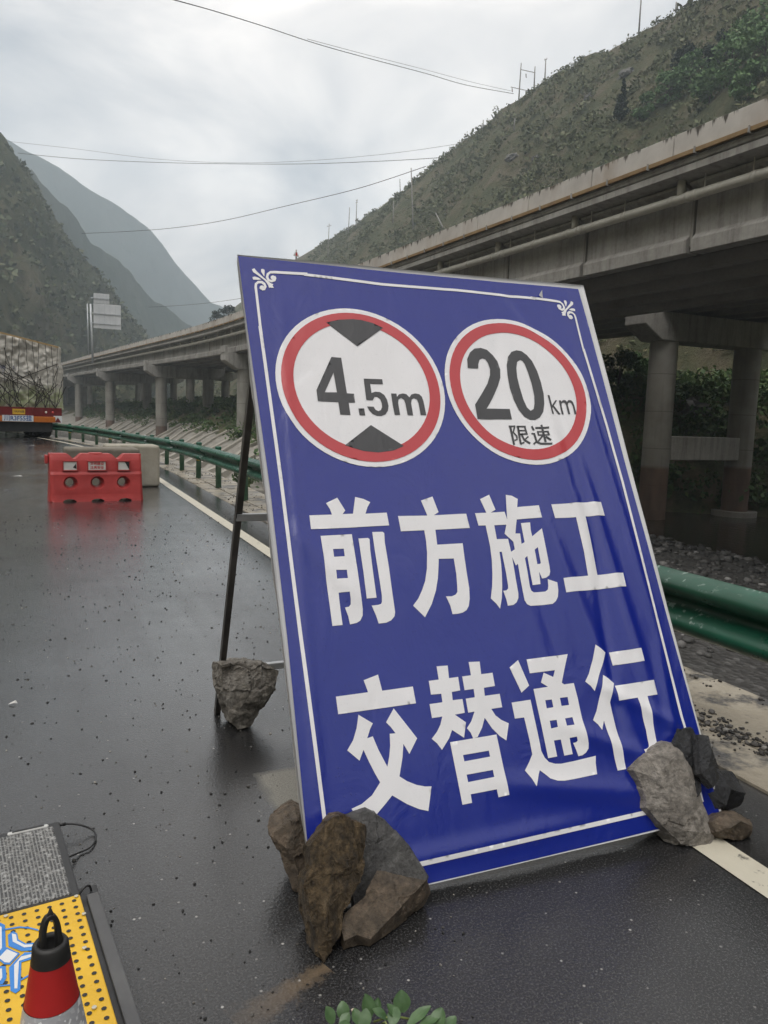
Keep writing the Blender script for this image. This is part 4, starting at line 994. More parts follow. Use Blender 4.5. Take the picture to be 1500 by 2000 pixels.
rock('wet black block of stone on top of the round brown stone', dark_r,
     [(1030, 500), (1170, 500), (1262, 640), (1278, 700), (1250, 815), (1120, 880), (1000, 915), (910, 880), (880, 660), (960, 600)], o8, s8, gp(1425, 1610, .0)+Vector((0, .0, .0)), Vector((.1, -1, .35)), .15, [(1050, 650, .055), (1180, 690, .06), (1020, 800, .05)], amp=.003, seed=8)
rock('rounded reddish-brown stone lying on the edge line under the black block', rust_r,
     [(985, 960), (1080, 880), (1200, 850), (1330, 925), (1372, 1000), (1335, 1090), (1240, 1145), (1110, 1115), (1020, 1065)], o8, s8, gp(1444, 1645, .0), Vector((.1, -1, .55)), .15, [(1150, 960, .05), (1250, 1010, .05), (1090, 1020, .035)], amp=.006, seed=9)
rock('rough pale granite boulder standing behind the board on its rear cross bar', gran_r,
     [(432, 1300), (470, 1290), (520, 1297), (545, 1310), (541, 1345), (512, 1385), (492, 1420), (466, 1426), (450, 1410), (445, 1380), (430, 1340)], (0, 0), 1.0, gp(476, 1426, .0), Vector((.1, -1, .12)), .20, [(490, 1320, .05), (470, 1370, .045), (500, 1365, .05)], group='stones at the foot of the board', amp=.012, seed=10)
# ------------------------------------------------------------------ folding solar warning light lying on the road
zb = .05
wl = thing('solar_warning_light', 'folding solar warning light with yellow perforated panel lying on the road', 'warning light', tuple(gp(60, 1740, 0)))
WO = Vector(wl.location)
def P6(x, y, z=zb): return gp(x, y, z)-WO
A = P6(115, 1604); Bm = P6(157, 1747); ax_ = (Bm-A).normalized(); ay_ = Vector((-ax_.y, ax_.x, 0))
if ay_.x > 0: ay_ = -ay_                            # towards the left
def Q(a, b, z=0.0): return A+ax_*a+ay_*b+Vector((0, 0, z))   # a: towards the viewer, b: to the left
LB = (Bm-A).length; WB = .62
black_m = simple('black_plastic_frame', (.012, .012, .013), (.022, .022, .023), 12, .38)
def slab(name, a0, a1, b0, b1, z0, z1, mat, parent=wl, bev=.004):
    V = [Q(a0, b0, z0), Q(a1, b0, z0), Q(a1, b1, z0), Q(a0, b1, z0), Q(a0, b0, z1), Q(a1, b0, z1), Q(a1, b1, z1), Q(a0, b1, z1)]
    o = mesh(name, V, [(0, 1, 2, 3), (7, 6, 5, 4), (0, 4, 5, 1), (1, 5, 6, 2), (2, 6, 7, 3), (3, 7, 4, 0)], mat, parent)
    if bev:
        m = o.modifiers.new('bevel', 'BEVEL'); m.width = bev; m.segments = 2; m.limit_method = 'ANGLE'
    return o
slab('solar_frame', 0, LB-.004, 0, WB, -.048, .0, black_m)
M = Mat('wet_solar_cells'); v = M.coord('Object'); 
rib = M.n('ShaderNodeTexWave'); rib.wave_type = 'BANDS'; rib.bands_direction = 'X'; rib.inputs['Scale'].default_value = 30; rib.inputs['Distortion'].default_value = .4
mpn = M.n('ShaderNodeMapping'); mpn.inputs['Rotation'].default_value = (0, 0, -math.atan2(ay_.y, ay_.x)); M.l(v, mpn.inputs['Vector']); M.l(mpn.outputs['Vector'], rib.inputs['Vector'])
wet = M.vor(M.coord('Object', (1, .5, 1)), 130); 
glint = M.ramp(M.noise(M.coord('Object', (1, 1, 1)), 70, 5, .75), [(.47, 0.0), (.62, .9)])  # silvery glints of the wet glass, painted into the cell colour
M.base(M.mix(glint, M.mix(M.ramp(rib.outputs['Fac'], [(.55, 0.0), (.85, 1.0)]), (.04, .04, .04), (.20, .20, .195)), (.40, .40, .39))); M.rough(.22); M.bump(M.mix(.5, wet, glint), .8, .004)
slab('solar_panel', .028, LB-.012, .022, WB-.02, -.02, .003, M.m)
slab('handle_plate', .006, .024, .035, .165, -.01, .005, simple('pale_handle', (.5, .5, .48), (.6, .6, .58), 20, .35), bev=.006)
slab('handle_slot', .0105, .0195, .05, .15, -.008, .0065, black_m, bev=0)
# perforated yellow plate
yel = simple('yellow_powder_coat', (.62, .36, .012), (.74, .45, .025), 6, .42)
YL = .75
slab('plate_frame', LB-.06, LB+YL, -.055, WB, -.050, -.016, black_m)
slab('hinge_rail', LB+.0, LB+YL, -.052, -.016, -.016, -.004, simple('dark_grey_rail', (.06, .06, .063), (.09, .09, .09), 10, .4))
plate = slab('yellow_plate', LB+.002, LB+YL, .002, WB, -.014, .004, yel)
hole = simple('dark_led_hole', (.008, .007, .006), None, rough=.25)
hb_ = MB()
hp = .0335
n = 0
for i in range(int((YL-.03)/hp)+1):
    for j in range(int((WB-.03)/hp)+1):
        c = Q(LB+.030+i*hp, .022+j*hp, .0056); V = [c]
        for k in range(8): V.append(c+ax_*(.0066*math.cos(k*PI/4))+ay_*(.0066*math.sin(k*PI/4)))
        hb_.add(V, [(0, 1+(k+1) % 8, 1+k) for k in range(8)])
stuff(hb_.build('led_holes', hole, plate))
bl_ = simple('blue_print', (.03, .19, .55), (.045, .23, .62), 8, .45); wh_ = simple('white_print', (.66, .67, .68), None, rough=.4)
def patch(name, pts, z, mat):
    V = [P6(x*.32, 1560+y*.32, zb+z) for x, y in pts]; o = mesh(name, V, [tuple(range(len(V)))], mat, plate)
    return o
EMB = [([(48, 830), (80, 808), (105, 822), (112, 858), (158, 884), (205, 878), (205, 925), (130, 930), (52, 898)], [(72, 822), (98, 828), (104, 866), (150, 890), (200, 888), (200, 902), (148, 908), (78, 872)]),
       ([(-60, 720), (0, 755), (30, 770), (36, 920), (0, 948), (-60, 960)], [(-60, 750), (0, 778), (10, 782), (12, 910), (0, 925), (-60, 930)]),
       ([(-20, 975), (40, 905), (122, 945), (60, 1012), (25, 1010)], [(-8, 970), (42, 918), (108, 946), (58, 1000), (28, 998)]),
       ([(205, 935), (205, 975), (130, 998), (124, 1165), (95, 1188), (64, 1172), (55, 1030), (95, 985), (150, 938)], [(205, 945), (200, 962), (116, 990), (106, 1158), (88, 1158), (86, 1015), (130, 962)]),
       ([(-60, 1020), (34, 1022), (40, 1092), (16, 1132), (-60, 1140)], [(-60, 1035), (12, 1036), (14, 1090), (2, 1110), (-60, 1115)])]
for a_, b_ in EMB: patch('emblem_blue', a_, .0062, bl_); patch('emblem_white', b_, .0070, wh_)
for arc in ([(-60, 830), (35, 797), (120, 783), (180, 788), (235, 802)], [(-60, 1150), (0, 1142), (60, 1136)], [(122, 1108), (170, 1082), (240, 1030)]):
    patch('emblem_ring', stroke(arc, 9), .0062, bl_)
sc_m = simple('pale_screw', (.6, .58, .5), None, rough=.35, metal=.6)
for x, y in ((465, 597), (515, 913), (575, 1277), (512, 705), (35, 718)):
    c = P6(x*.32, 1560+y*.32, zb+.006); mb = MB(); mb.lathe([(.006, 0), (.006, .003), (0, .004)], 8, c); mb.build('screw', sc_m, plate)
def smooth_pts(P, k=6):
    out = []
    for i in range(len(P)-1):
        p0, p1, p2, p3 = P[max(i-1, 0)], P[i], P[i+1], P[min(i+2, len(P)-1)]
        for j in range(k):
            t = j/k; out.append(.5*((2*p1)+(p2-p0)*t+(2*p0-5*p1+4*p2-p3)*t*t+(3*p1-p0-3*p2+p3)*t**3))
    return out+[P[-1]]
cab = [P6(114, 1611, .045), P6(135, 1609, .04), P6(160, 1612, .03), P6(182, 1622, .012), P6(187, 1638, .008), P6(176, 1655, .008), P6(155, 1665, .008), P6(134, 1674, .03)]
MB().tube(smooth_pts(cab), .0034, 6).build('cable', black_m, wl, True)
MB().tube([P6(114, 1611, .045), P6(128, 1609.5, .043)], .0062, 8).build('cable_plug', black_m, wl, True)
cab = [P6(155, 1747, .045), P6(164, 1734, .06), P6(174, 1730, .055), P6(178, 1742, .03), P6(171, 1756, .02)]
MB().tube(smooth_pts(cab), .0034, 6).build('cable', black_m, wl, True)

# ------------------------------------------------------------------ traffic cone at the bottom left
cp = gp(97, 1771, .514)
cone = thing('traffic_cone', 'red and white traffic cone with black top loop in the near left corner', 'traffic cone', (cp.x, cp.y, 0))
def cr(z): return lerp(.104, .0310, z/.44)
redc = simple('red_cone_rubber', (.36, .012, .012), (.50, .022, .020), 7, .5, .25, 40, .002)
def bead_mat():
    M = Mat('white_reflective_sleeve'); v = M.coord('Object')
    g = M.ramp(M.vor(v, 110, 'F1', 'Color'), [(.72, 0.0), (.8, 1.0)]); c = M.mix(g, M.mix(M.noise(v, 14, 5), (.38, .38, .40), (.52, .52, .54)), (.82, .82, .82))
    M.base(c); M.rough(.35); M.bump(M.vor(v, 110), .3, .002); return M.m
N_ = 40
MB().lathe([(cr(.0)+.008, .025), (cr(.08), .08), (cr(.13), .13)], N_).build('red_skirt', redc, cone, True)
MB().lathe([(cr(.13)+.001, .13), (cr(.315)+.001, .315)], N_).build('white_band', bead_mat(), cone, True)
MB().lathe([(cr(.315), .3152), (cr(.402), .402)], N_).build('red_band', redc, cone, True)
bk = simple('matt_black_rubber', (.012, .012, .012), (.022, .021, .02), 12, .55)
MB().lathe([(cr(.402)+.0005, .4022), (cr(.42)+.001, .42), (cr(.43)+.0015, .434), (cr(.44)-.001, .440), (cr(.44)-.007, .440), (cr(.44)-.0095, .432), (cr(.42)-.010, .405), (0, .40)], N_).build('neck', bk, cone, True)
ang = math.radians(20)
ux = Vector((math.cos(ang), math.sin(ang), 0)); uy = Vector((-ux.y, ux.x, 0))
def hoop():
    mb = MB(); pts = []
    for i in range(15):
        a = PI*i/14; pts.append(ux*(.0165*math.copysign(abs(math.cos(a))**.8, math.cos(a)))+Vector((0, 0, .412+.082*math.sin(a)**.75)))
    V = []; F = []
    for i, p in enumerate(pts):
        w = lerp(.010, .007, math.sin(PI*i/14)); h = .0048
        d = (pts[min(i+1, 14)]-pts[max(i-1, 0)]).normalized(); o = d.cross(uy)
        for sx, sy in ((-1, -1), (1, -1), (1, 1), (-1, 1)): V.append(p+uy*(sx*w)+o*(sy*h))
    for i in range(14):
        for j in range(4): F.append((i*4+j, i*4+(j+1) % 4, (i+1)*4+(j+1) % 4, (i+1)*4+j))
    mb.add(V, F); return mb
hp_ = hoop().build('top_loop', bk, cone, True, bevel=.003)
mesh('loop_tip', [(-.007, -.005, .494), (.006, -.005, .495), (.008, .005, .492), (-.006, .005, .493), (.001, .001, .514), (.004, -.002, .509)], [(0, 1, 5, 4), (1, 2, 5), (2, 3, 4, 5), (3, 0, 4)], bk, cone)
MB().box((0, 0, .014), (.30, .30, .027)).build('base_plate', bk, cone, bevel=.012)

# ------------------------------------------------------------------ leafy weed at the bottom edge
lf = Mat('weed_leaf'); v = lf.coord('Object'); lf.base(lf.ramp(lf.noise(v, 25, 4), [(.3, (.045, .095, .034)), (.7, (.095, .165, .068))])); lf.rough(.4); lf.set(Specular_IOR_Level=.5); lf.bump(lf.noise(v, 90, 3), .3, .002)
stem_m = simple('weed_stem', (.16, .20, .05), (.22, .26, .08), 20, .5)
wp = gp(745, 2010, 0); weed = thing('weed', 'green leafy weed lying on the asphalt at the bottom edge', 'weed', tuple(wp))
def leaf(c, d, L, w, tilt, cup, parent, nm='leaf'):
    d = Vector((d[0], d[1], 0)).normalized(); sd = Vector((-d.y, d.x, 0)); up = Vector((0, 0, 1))
    t = (d*math.cos(tilt)+up*math.sin(tilt)); nn = sd.cross(t)*-1
    V = []; F = []; n = 7
    for i in range(n):
        f = i/(n-1); ww = w*.5*math.sin(PI*min(1, f*.92+.06))**.75
        for j, s in enumerate((-1, -.5, 0, .5, 1)):
            V.append(Vector(c)+t*(L*(f-.1))+sd*(s*ww)+nn*(cup*(s*s)*w-.25*L*(f-.5)**2+.003*fbm(f*6, s*3+L*50)))
    for i in range(n-1):
        for j in range(4): F.append((i*5+j, i*5+j+1, (i+1)*5+j+1, (i+1)*5+j))
    return mesh(nm, [q-wp for q in V], F, lf.m, parent, True)
LV = [((650, 1990), (-.3, .6), .045, .035, .9, .05), ((672, 1983), (.1, .8), .045, .036, 1.0, -.1), ((668, 1997), (.6, .4), .04, .03, .5, .1), ((700, 1992), (-.1, 1), .04, .03, .7, .1), ((712, 1998), (.4, .7), .045, .034, .9, .05), ((722, 1978), (-.2, 1), .06, .042, 1.1, .1), ((735, 1972), (.5, .7), .04, .024, 1.0, .15),
      ((755, 1983), (-.6, .4), .05, .032, .5, .1), ((765, 1992), (.3, .3), .05, .036, .4, .05), ((785, 1968), (.25, .8), .055, .048, 1.1, .08), ((775, 1980), (-.5, .6), .045, .03, .7, .1), ((800, 1992), (.8, .1), .08, .034, .35, .1), ((820, 1998), (.9, -.1), .07, .03, .3, .1), ((852, 1998), (.7, .5), .05, .042, .8, .1), ((690, 2004), (-.5, .1), .05, .034, .5, .1), ((745, 2005), (.2, -.4), .06, .04, .3, .1), ((870, 2006), (.5, .2), .05, .035, .4, .1)]
for (x, y), d, L_, w_, tl, cu in LV: leaf(gp(x, y+6, .045), d, L_*.9, w_*.92, tl, cu, weed)
for a_, b_ in (((730, 1996), (800, 1990)), ((800, 1990), (860, 2004)), ((720, 2000), (690, 1978)), ((745, 2000), (760, 2010))):
    MB().tube([gp(*a_, .03)-wp, (gp(*a_, .035)+gp(*b_, .04))*.5-wp+Vector((0, 0, .012)), gp(*b_, .035)-wp], .0026, 6).build('stem', stem_m, weed, True)
MB().tube([gp(690, 1976, .05)-wp, gp(688, 1970, .055)-wp], .004, 8).build('bud', simple('pale_bud', (.6, .5, .4), None, rough=.5), weed, True)

# ------------------------------------------------------------------ grit on the road, gravel on the verge, stones in the river bed
def stones(name, pts, mat, label, cat, seed):
    rs = np.random.default_rng(seed); ico = []
    t = (1+5**.5)/2
    base = np.array([(-1, t, 0), (1, t, 0), (-1, -t, 0), (1, -t, 0), (0, -1, t), (0, 1, t), (0, -1, -t), (0, 1, -t), (t, 0, -1), (t, 0, 1), (-t, 0, -1), (-t, 0, 1)])/1.9
    fc = np.array([(0, 11, 5), (0, 5, 1), (0, 1, 7), (0, 7, 10), (0, 10, 11), (1, 5, 9), (5, 11, 4), (11, 10, 2), (10, 7, 6), (7, 1, 8), (3, 9, 4), (3, 4, 2), (3, 2, 6), (3, 6, 8), (3, 8, 9), (4, 9, 5), (2, 4, 11), (6, 2, 10), (8, 6, 7), (9, 8, 1)])
    V = []; F = []
    for i, (x, y, z, r) in enumerate(pts):
        a = rs.uniform(0, 6.28); sc_ = r*np.array([rs.uniform(.7, 1.4), rs.uniform(.6, 1.1), rs.uniform(.4, .8)])
        b = base*(1+rs.uniform(-.22, .22, (12, 1)))*sc_
        ca, sa = math.cos(a), math.sin(a); b = b @ np.array([[ca, sa, 0], [-sa, ca, 0], [0, 0, 1]])
        V.append(b+np.array([x, y, z+r*.25])); F.append(fc+12*i)
    return stuff(mesh_np(name, np.concatenate(V), np.concatenate(F), mat), label, cat)
def grit_mat(name, stops, rough):
    M = Mat(name); g = M.n('ShaderNodeNewGeometry'); M.base(M.ramp(g.outputs['Random Per Island'], stops)); M.rough(rough); return M.m
rs = random.Random(5)
pts = []
for _ in range(2800):
    d = rs.random()**1.05*10+1.5; x = rs.uniform(-.55, .95)
    X, Y = x*d*.55+.2, d
    if X > 2.7: continue
    pts.append((X, Y, 0.0, rs.choice((.0014, .002, .002, .003, .003, .0042))*(1+d*.16)))
stones('road_grit', pts, grit_mat('road_grit', [(.0, (.006, .006, .006)), (.72, (.018, .017, .016)), (.92, (.14, .13, .115)), (1, (.38, .36, .32))], .75), 'loose grit scattered over the wet asphalt', 'grit', 1)
pts = []
for _ in range(3000):
    u = rs.random(); Y = rs.uniform(1.2, 30) if u > .62 else rs.uniform(1.5, 5)
    X = rs.gauss(3.03, .055) if rs.random() < .8 else rs.uniform(2.72, 3.6)
    if Y > 9: X = rs.uniform(2.66, 3.5)
    if fbm(X*2.3, Y*1.3, 1) < -.1: continue
    pts.append((X+ro(Y), Y, .02, rs.choice((.004, .005, .006, .008, .010, .016))))
stones('verge_gravel', pts, grit_mat('verge_gravel', [(.0, (.016, .015, .014)), (.6, (.05, .046, .042)), (.9, (.13, .12, .11)), (1, (.25, .24, .22))], .7), 'dark gravel washed over the concrete verge', 'gravel', 2)
pts = []
for _ in range(5200):
    Y = rs.uniform(14, 44); X = rs.uniform(13, 40)
    pts.append((X, Y, land_z(X, Y), rs.choice((.05, .06, .08, .1, .13, .2))))
stones('river_stones', pts, grit_mat('river_stone', [(.0, (.03, .029, .028)), (.6, (.07, .068, .064)), (.9, (.14, .135, .13)), (1, (.30, .29, .28))], .7), 'loose grey stones covering the river bed', 'stones', 3)
# scraps of white paper on the road
paper = simple('wet_paper', (.55, .54, .52), None, rough=.6)
for (x, y), lab in (((34, 930), 'torn scrap of white paper lying left of the red barrier'), ((62, 870), 'tiny white scrap of paper behind the truck'), ((25, 1374), 'small white scrap of paper on the near left asphalt')):
    c = gp(x, y, .006); s_ = .10 if y < 950 else .022
    o = mesh('paper_scrap', [(-s_, -s_*.3, .0), (s_*.2, -s_*.5, .006), (s_, -s_*.1, .0), (s_*.6, s_*.5, .012), (-s_*.4, s_*.35, .004)], [(0, 1, 4), (1, 3, 4), (1, 2, 3)], paper, None, False, c)
    tag(o, lab, 'paper scrap')
# sloped concrete ribs on the far river bank
rib_m = concrete_mat('bank_rib_concrete', (.36, .34, .29), (.52, .49, .43), .3)
rb = thing('bank_revetment', 'row of sloping concrete ribs along the far river bank', 'revetment', (13, 62, -4.4))
y = 63.0
while y < 205:
    t = toe(y); V = []
    for f in (0, .18, .36, .5):
        x = t-.4+f*13; z = land_z(x, y)
        for dy in (-.55, .55): V += [(x-13, y+dy-62+f*2.2, z+.34+4.4), (x-13, y+dy-62+f*2.2, z-.6+4.4)]
    F = []
    for i in range(3):
        a = i*4; b = a+4; F += [(a, b, b+2, a+2), (a+1, a, b, b+1)[::-1], (a+2, b+2, b+3, a+3)[::-1]]
    F += [(0, 2, 3, 1), (12, 13, 15, 14)]
    mesh('rib', V, F, rib_m, rb)
    y += 5.6
# ------------------------------------------------------------------ loaded truck trailer ahead on the left
TY, TX = 38.6, -1.10; TR = math.radians(12.0)
truck = thing('truck', 'loaded truck trailer seen from behind under a crumpled roped tarpaulin', 'truck', (TX, TY, 0), TR)
truck_red = simple('truck_red_paint', (.12, .010, .013), (.18, .016, .018), 5, .4); dark_steel = simple('dirty_chassis', (.012, .012, .013), (.03, .028, .026), 6, .7)
HWd = 1.72
MB().box((0, 5.6, 1.10), (2*HWd, 11.2, .10)).build('bed', dark_steel, truck)
MB().box((0, -.02, 1.17), (2*HWd, .12, .42)).build('tail_board', truck_red, truck, bevel=.015)
for x in (-1.55, -.98, .50, .98): MB().box((x, -.10, 1.18), (.10, .06, .36)).build('tail_post', simple('red_white_post', (.45, .30, .28)) if False else truck_red, truck)
orange = simple('orange_bumper', (.45, .12, .012), (.55, .16, .02), 9, .4)
MB().box((0, -.14, .84), (2*HWd-.62, .12, .26)).build('bumper', orange, truck, bevel=.02)
platew = simple('white_plate', (.70, .73, .75), None, rough=.4); plb = simple('plate_blue_print', (.02, .08, .30), None, rough=.5)
MB().box((-.18, -.225, .87), (1.28, .03, .27)).build('number_board', platew, truck)
text_mesh('number_lettering', '川R3F55挂', .275, plb, truck, face_front(-.18, -.243, .865), .006, .92)
ply = simple('yellow_plate', (.62, .36, .03), (.68, .42, .05), 6, .4)
MB().box((-.12, -.12, 1.17), (.52, .03, .24)).build('number_plate', ply, truck)
text_mesh('plate_lettering', '川R3F55挂', .11, dark_steel, truck, face_front(-.12, -.138, 1.17), .002, .9)
for x in (1.02, 1.32, -1.3): MB().lathe([(.06, 0), (.05, .03), (0, .04)], 10).build('tail_lamp', simple('lamp_lens', (.5, .05, .04) if x != 1.02 else (.7, .68, .6), None, rough=.2), truck, True, loc=(x, -.10, 1.17), rot=(PI/2, 0, 0))
hz_ = MB().box((1.52, -.15, .86), (.36, .03, .32)).build('hazard_board', platew, truck)
MB().add([(1.38, -.168, .72), (1.66, -.168, .72), (1.52, -.168, .95)], [(0, 1, 2)]).build('hazard_triangle', truck_red, hz_)
tyre_p = [(.30, -.14), (.48, -.15), (.52, -.11), (.525, 0), (.52, .11), (.48, .15), (.30, .14), (.26, .10), (.26, -.10), (.30, -.14)]
tm = None
for yy in (1.1, 2.4, 3.7):
    for x in (-1.28, -.95, .95, 1.28):
        if tm is None:
            tm = MB().lathe(tyre_p, 24).build('tyre', rubber, truck, True, loc=(x, yy, .525), rot=(0, PI/2, 0))
            MB().lathe([(.265, .05), (.20, .07), (.10, .10), (0, .10)], 18).build('rim', gal, tm, True)
        else:
            o = clone(tm, truck); o.location = (x, yy, .525)
MB().box((0, 2.4, .80), (2.4, 4.2, .16)).build('axle_frame', dark_steel, truck)
for x in (-.45, .45): MB().box((x, 5.6, .86), (.18, 11, .30)).build('chassis_beam', dark_steel, truck)
MB().box((0, -.06, .52), (2.6, .02, .5)).build('mud_flap', rubber, truck)
# load: tarpaulin shell, crumpled
def tarp_mat():
    M = Mat('silver_tarpaulin'); v = M.coord('Object')
    c = M.ramp(M.noise(v, 1.1, 7, .65), [(.3, (.46, .43, .38)), (.5, (.64, .61, .55)), (.75, (.80, .77, .71))])
    s = M.n('ShaderNodeSeparateXYZ'); M.l(v, s.inputs[0])
    gm_ = M.math('ADD', s.outputs[2], M.math('MULTIPLY', M.math('SUBTRACT', M.noise(v, 1.6, 4), .5), 1.3))
    lowm = M.n('ShaderNodeMapRange'); lowm.inputs['From Min'].default_value = 2.45; lowm.inputs['From Max'].default_value = 2.05; M.l(gm_, lowm.inputs['Value'])
    bag = M.ramp(M.noise(M.coord('Object', (1.2, 1.2, 2.4)), 1.4, 5), [(.36, (.50, .48, .36)), (.50, (.40, .47, .22)), (.62, (.62, .61, .50))])
    c = M.mix(M.math('MULTIPLY', lowm.outputs[0], .85), c, bag)
    bl2 = M.math('MULTIPLY', M.math('LESS_THAN', M.math('ABSOLUTE', M.math('SUBTRACT', s.outputs[2], 2.98)), .22), M.ramp(M.noise(M.coord('Object', (3, 3, 1)), 1.5, 6, .7), [(.54, 0.0), (.60, .75)]))
    c = M.mix(bl2, c, (.05, .07, .20))
    M.base(c); M.rough(.5); M.bump(M.noise(v, 5, 7, .65, 1.0), .7, .12); return M.m
tarp = tarp_mat()
def crease(x, z, s=0):
    q = Vector((x*1.3, z*.9, s)); e = abs(noise.noise(q*1.6))*.6+abs(noise.noise(q*3.7+Vector((3, 1, 0))))*.35+abs(noise.noise(Vector((x*5+z*2, z*2.2-x, s))))*.22
    return e
def loadshape(f, g):                                # f around the back from left to right side, g up
    z = lerp(1.30, 4.62, g); w = HWd+.12+.035*math.sin(g*5)+.03*math.sin(g*13+1)
    w -= .08*sstep(.96, 1, g)
    return z, w
V = []; F = []; nf, ng = 110, 70
for i in range(nf+1):
    f = i/nf
    for j in range(ng+1):
        g = j/ng; z, w = loadshape(f, g)
        # path: left side (y 8 -> 0), back (x -w -> w), right side (y 0 -> 8)
        if f < .2: x, yy, n = -w, lerp(8, .12, f/.2), Vector((-1, 0, 0))
        elif f < .8: x, yy, n = lerp(-w+.10, w-.10, (f-.2)/.6), 0, Vector((0, -1, 0))
        else: x, yy, n = w, lerp(.12, 8, (f-.8)/.2), Vector((1, 0, 0))
        top = -.55*max(0, (x+.9)/(2.6))*g*g*.75
        e = crease(x+yy, z, 1.7)*.42-.18
        e *= (.35+.65*math.sin(PI*min(1, max(0, (f-.2)/.6))) if .2 <= f <= .8 else .3)
        V.append(Vector((x, yy, z+top+.04*fbm(x*2, z))) + n*e)
for i in range(nf):
    for j in range(ng): F.append((i*(ng+1)+j, (i+1)*(ng+1)+j, (i+1)*(ng+1)+j+1, i*(ng+1)+j+1))
# closing top
top_ids = [i*(ng+1)+ng for i in range(nf+1)]; V.append(Vector((0, 4, 4.72))); c_ = len(V)-1
for a, b in zip(top_ids, top_ids[1:]): F.append((a, b, c_))
mesh('tarpaulin', V, F, tarp, truck, True)
wood = simple('weathered_batten', (.36, .24, .10), (.48, .34, .17), 6, .6)
MB().bar((-1.15, -.12, 4.66), (1.62, -.10, 4.14), .05, .07).build('batten', wood, truck)
rope = simple('dark_rope', (.022, .02, .015), (.05, .045, .035), 20, .8)
rp_ = MB(); rr = random.Random(21)
def backpt(x, z): return Vector((x, -.10-max(0, crease(x, z, 1.7)*.42-.18), z))
def cord(a, b, r=.016, sag=.05):
    P = []
    for i in range(11):
        f = i/10; x = lerp(a[0], b[0], f)+sag*math.sin(f*PI)*rr.uniform(-.4, .4); z = lerp(a[1], b[1], f); P.append(backpt(x, z))
    rp_.tube(P, r, 5, False)
for i in range(13):
    x = -1.65+i*.27; cord((x, 4.5-.17*max(0, x+.6)), (x+rr.uniform(-.2, .2), 1.4), .012, .1)
hooks = [-1.5, -.95, -.45, .05, .55, 1.0, 1.45]
for x in hooks:
    for k in range(4):
        cord((x, 1.36), (x+rr.uniform(-1.3, 1.3), rr.uniform(2.0, 3.3)), .017, .12)
for k in range(8): cord((rr.uniform(-1.7, 0), rr.uniform(2.6, 4.2)), (rr.uniform(-.6, 1.6), rr.uniform(1.5, 2.6)), .015, .1)
cord((-1.7, 3.5), (-.35, 2.5), .022); cord((1.6, 3.4), (-.35, 2.5), .018); cord((-.35, 2.5), (-.2, 1.4), .02)
stuff(rp_.build('ropes', rope, truck))

# ------------------------------------------------------------------ plants
def leaf_mat(name, a, b, c):
    M = Mat(name); g = M.n('ShaderNodeNewGeometry')
    col = M.ramp(g.outputs['Random Per Island'], [(0, a), (.5, b), (1, c)])
    n = M.noise(M.pos(), .35, 3); M.base(M.mix(M.ramp(n, [(.35, 0.0), (.65, .4)]), col, tuple(x*.55 for x in a))); M.rough(.6); M.set(Specular_IOR_Level=.25); return M.m
leaf_scrub = leaf_mat('scrub_leaves', (.088, .104, .047), (.12, .136, .062), (.17, .165, .09))
leaf_bank = leaf_mat('bank_leaves', (.05, .10, .032), (.09, .155, .05), (.16, .20, .075))
leaf_light = leaf_mat('light_green_leaves', (.08, .155, .055), (.12, .21, .08), (.17, .25, .11))
leaf_dark = leaf_mat('dark_evergreen_leaves', (.010, .020, .010), (.016, .030, .014), (.026, .044, .020))
leaf_grass = leaf_mat('dry_grass', (.13, .12, .055), (.18, .155, .08), (.24, .20, .11))
leaf_grass2 = leaf_mat('olive_scrub_leaves', (.075, .095, .042), (.105, .12, .055), (.15, .15, .08))
def leaves(cent, rad, per, size, seed, elong=1.6):
    R = np.random.default_rng(seed); cent = np.repeat(np.asarray(cent, float), per, 0); rad = np.repeat(np.asarray(rad, float), per, 0); n = len(cent)
    d = R.normal(size=(n, 3)); d /= np.linalg.norm(d, axis=1)[:, None]; d *= R.uniform(.35, 1.0, (n, 1))**.6
    clump = .75+.35*np.sin(d*5.1+cent*3.3).sum(1, keepdims=True)/3
    p = cent+d*rad*clump
    a = R.normal(size=(n, 3)); a /= np.linalg.norm(a, axis=1)[:, None]; b = R.normal(size=(n, 3)); b -= (b*a).sum(1)[:, None]*a; b /= np.linalg.norm(b, axis=1)[:, None]
    s = (np.repeat(np.asarray(size, float), per) if np.ndim(size) else np.full(n, size))*R.uniform(.6, 1.35, n); s = s[:, None]
    V = np.stack([p-a*s*elong*.5, p+b*s*.45, p+a*s*elong*.5, p-b*s*.45], 1).reshape(-1, 3)
    return V, np.arange(4*n).reshape(-1, 4)
def scatter(name, cent, rad, per, size, mat, label, cat, seed):
    V, F = leaves(cent, rad, per, size, seed); return stuff(mesh_np(name, V, F, mat), label, cat)
def hill_pt(f, Y):                                   # a spot on the right hillside, f from foot to crest
    j = min(range(len(Ys)), key=lambda q: abs(Ys[q]-Y)); r = [p for p in rows[j] if p[2] == 4]
    i = min(len(r)-2, max(0, int(f*64))); return Vector((r[i][0], Ys[j], r[i][1]))
rs = random.Random(17)
cent = []; rad = []; siz = []
for _ in range(17000):
    Y = 40+rs.random()**1.4*400; f = rs.uniform(0.0, 1.0); p = hill_pt(f, Y)+Vector((rs.uniform(-1, 1), rs.uniform(-3, 3), 0))
    if fbm(p.x*.05, p.y*.05, p.z*.02) < -.12 and rs.random() < .8: continue
    h = rs.choice((.35, .45, .6, .6, .8, 1.0, 1.3))*rs.uniform(.8, 1.25)
    cent.append(p+Vector((0, 0, h*.45))); rad.append((h*1.5, h*1.7, h*.85)); siz.append(h*.5)
scatter('hillside_scrub', cent, rad, 18, siz, leaf_scrub, 'low dull green scrub covering the right hillside', 'scrub', 3)
cent = []; rad = []; siz = []
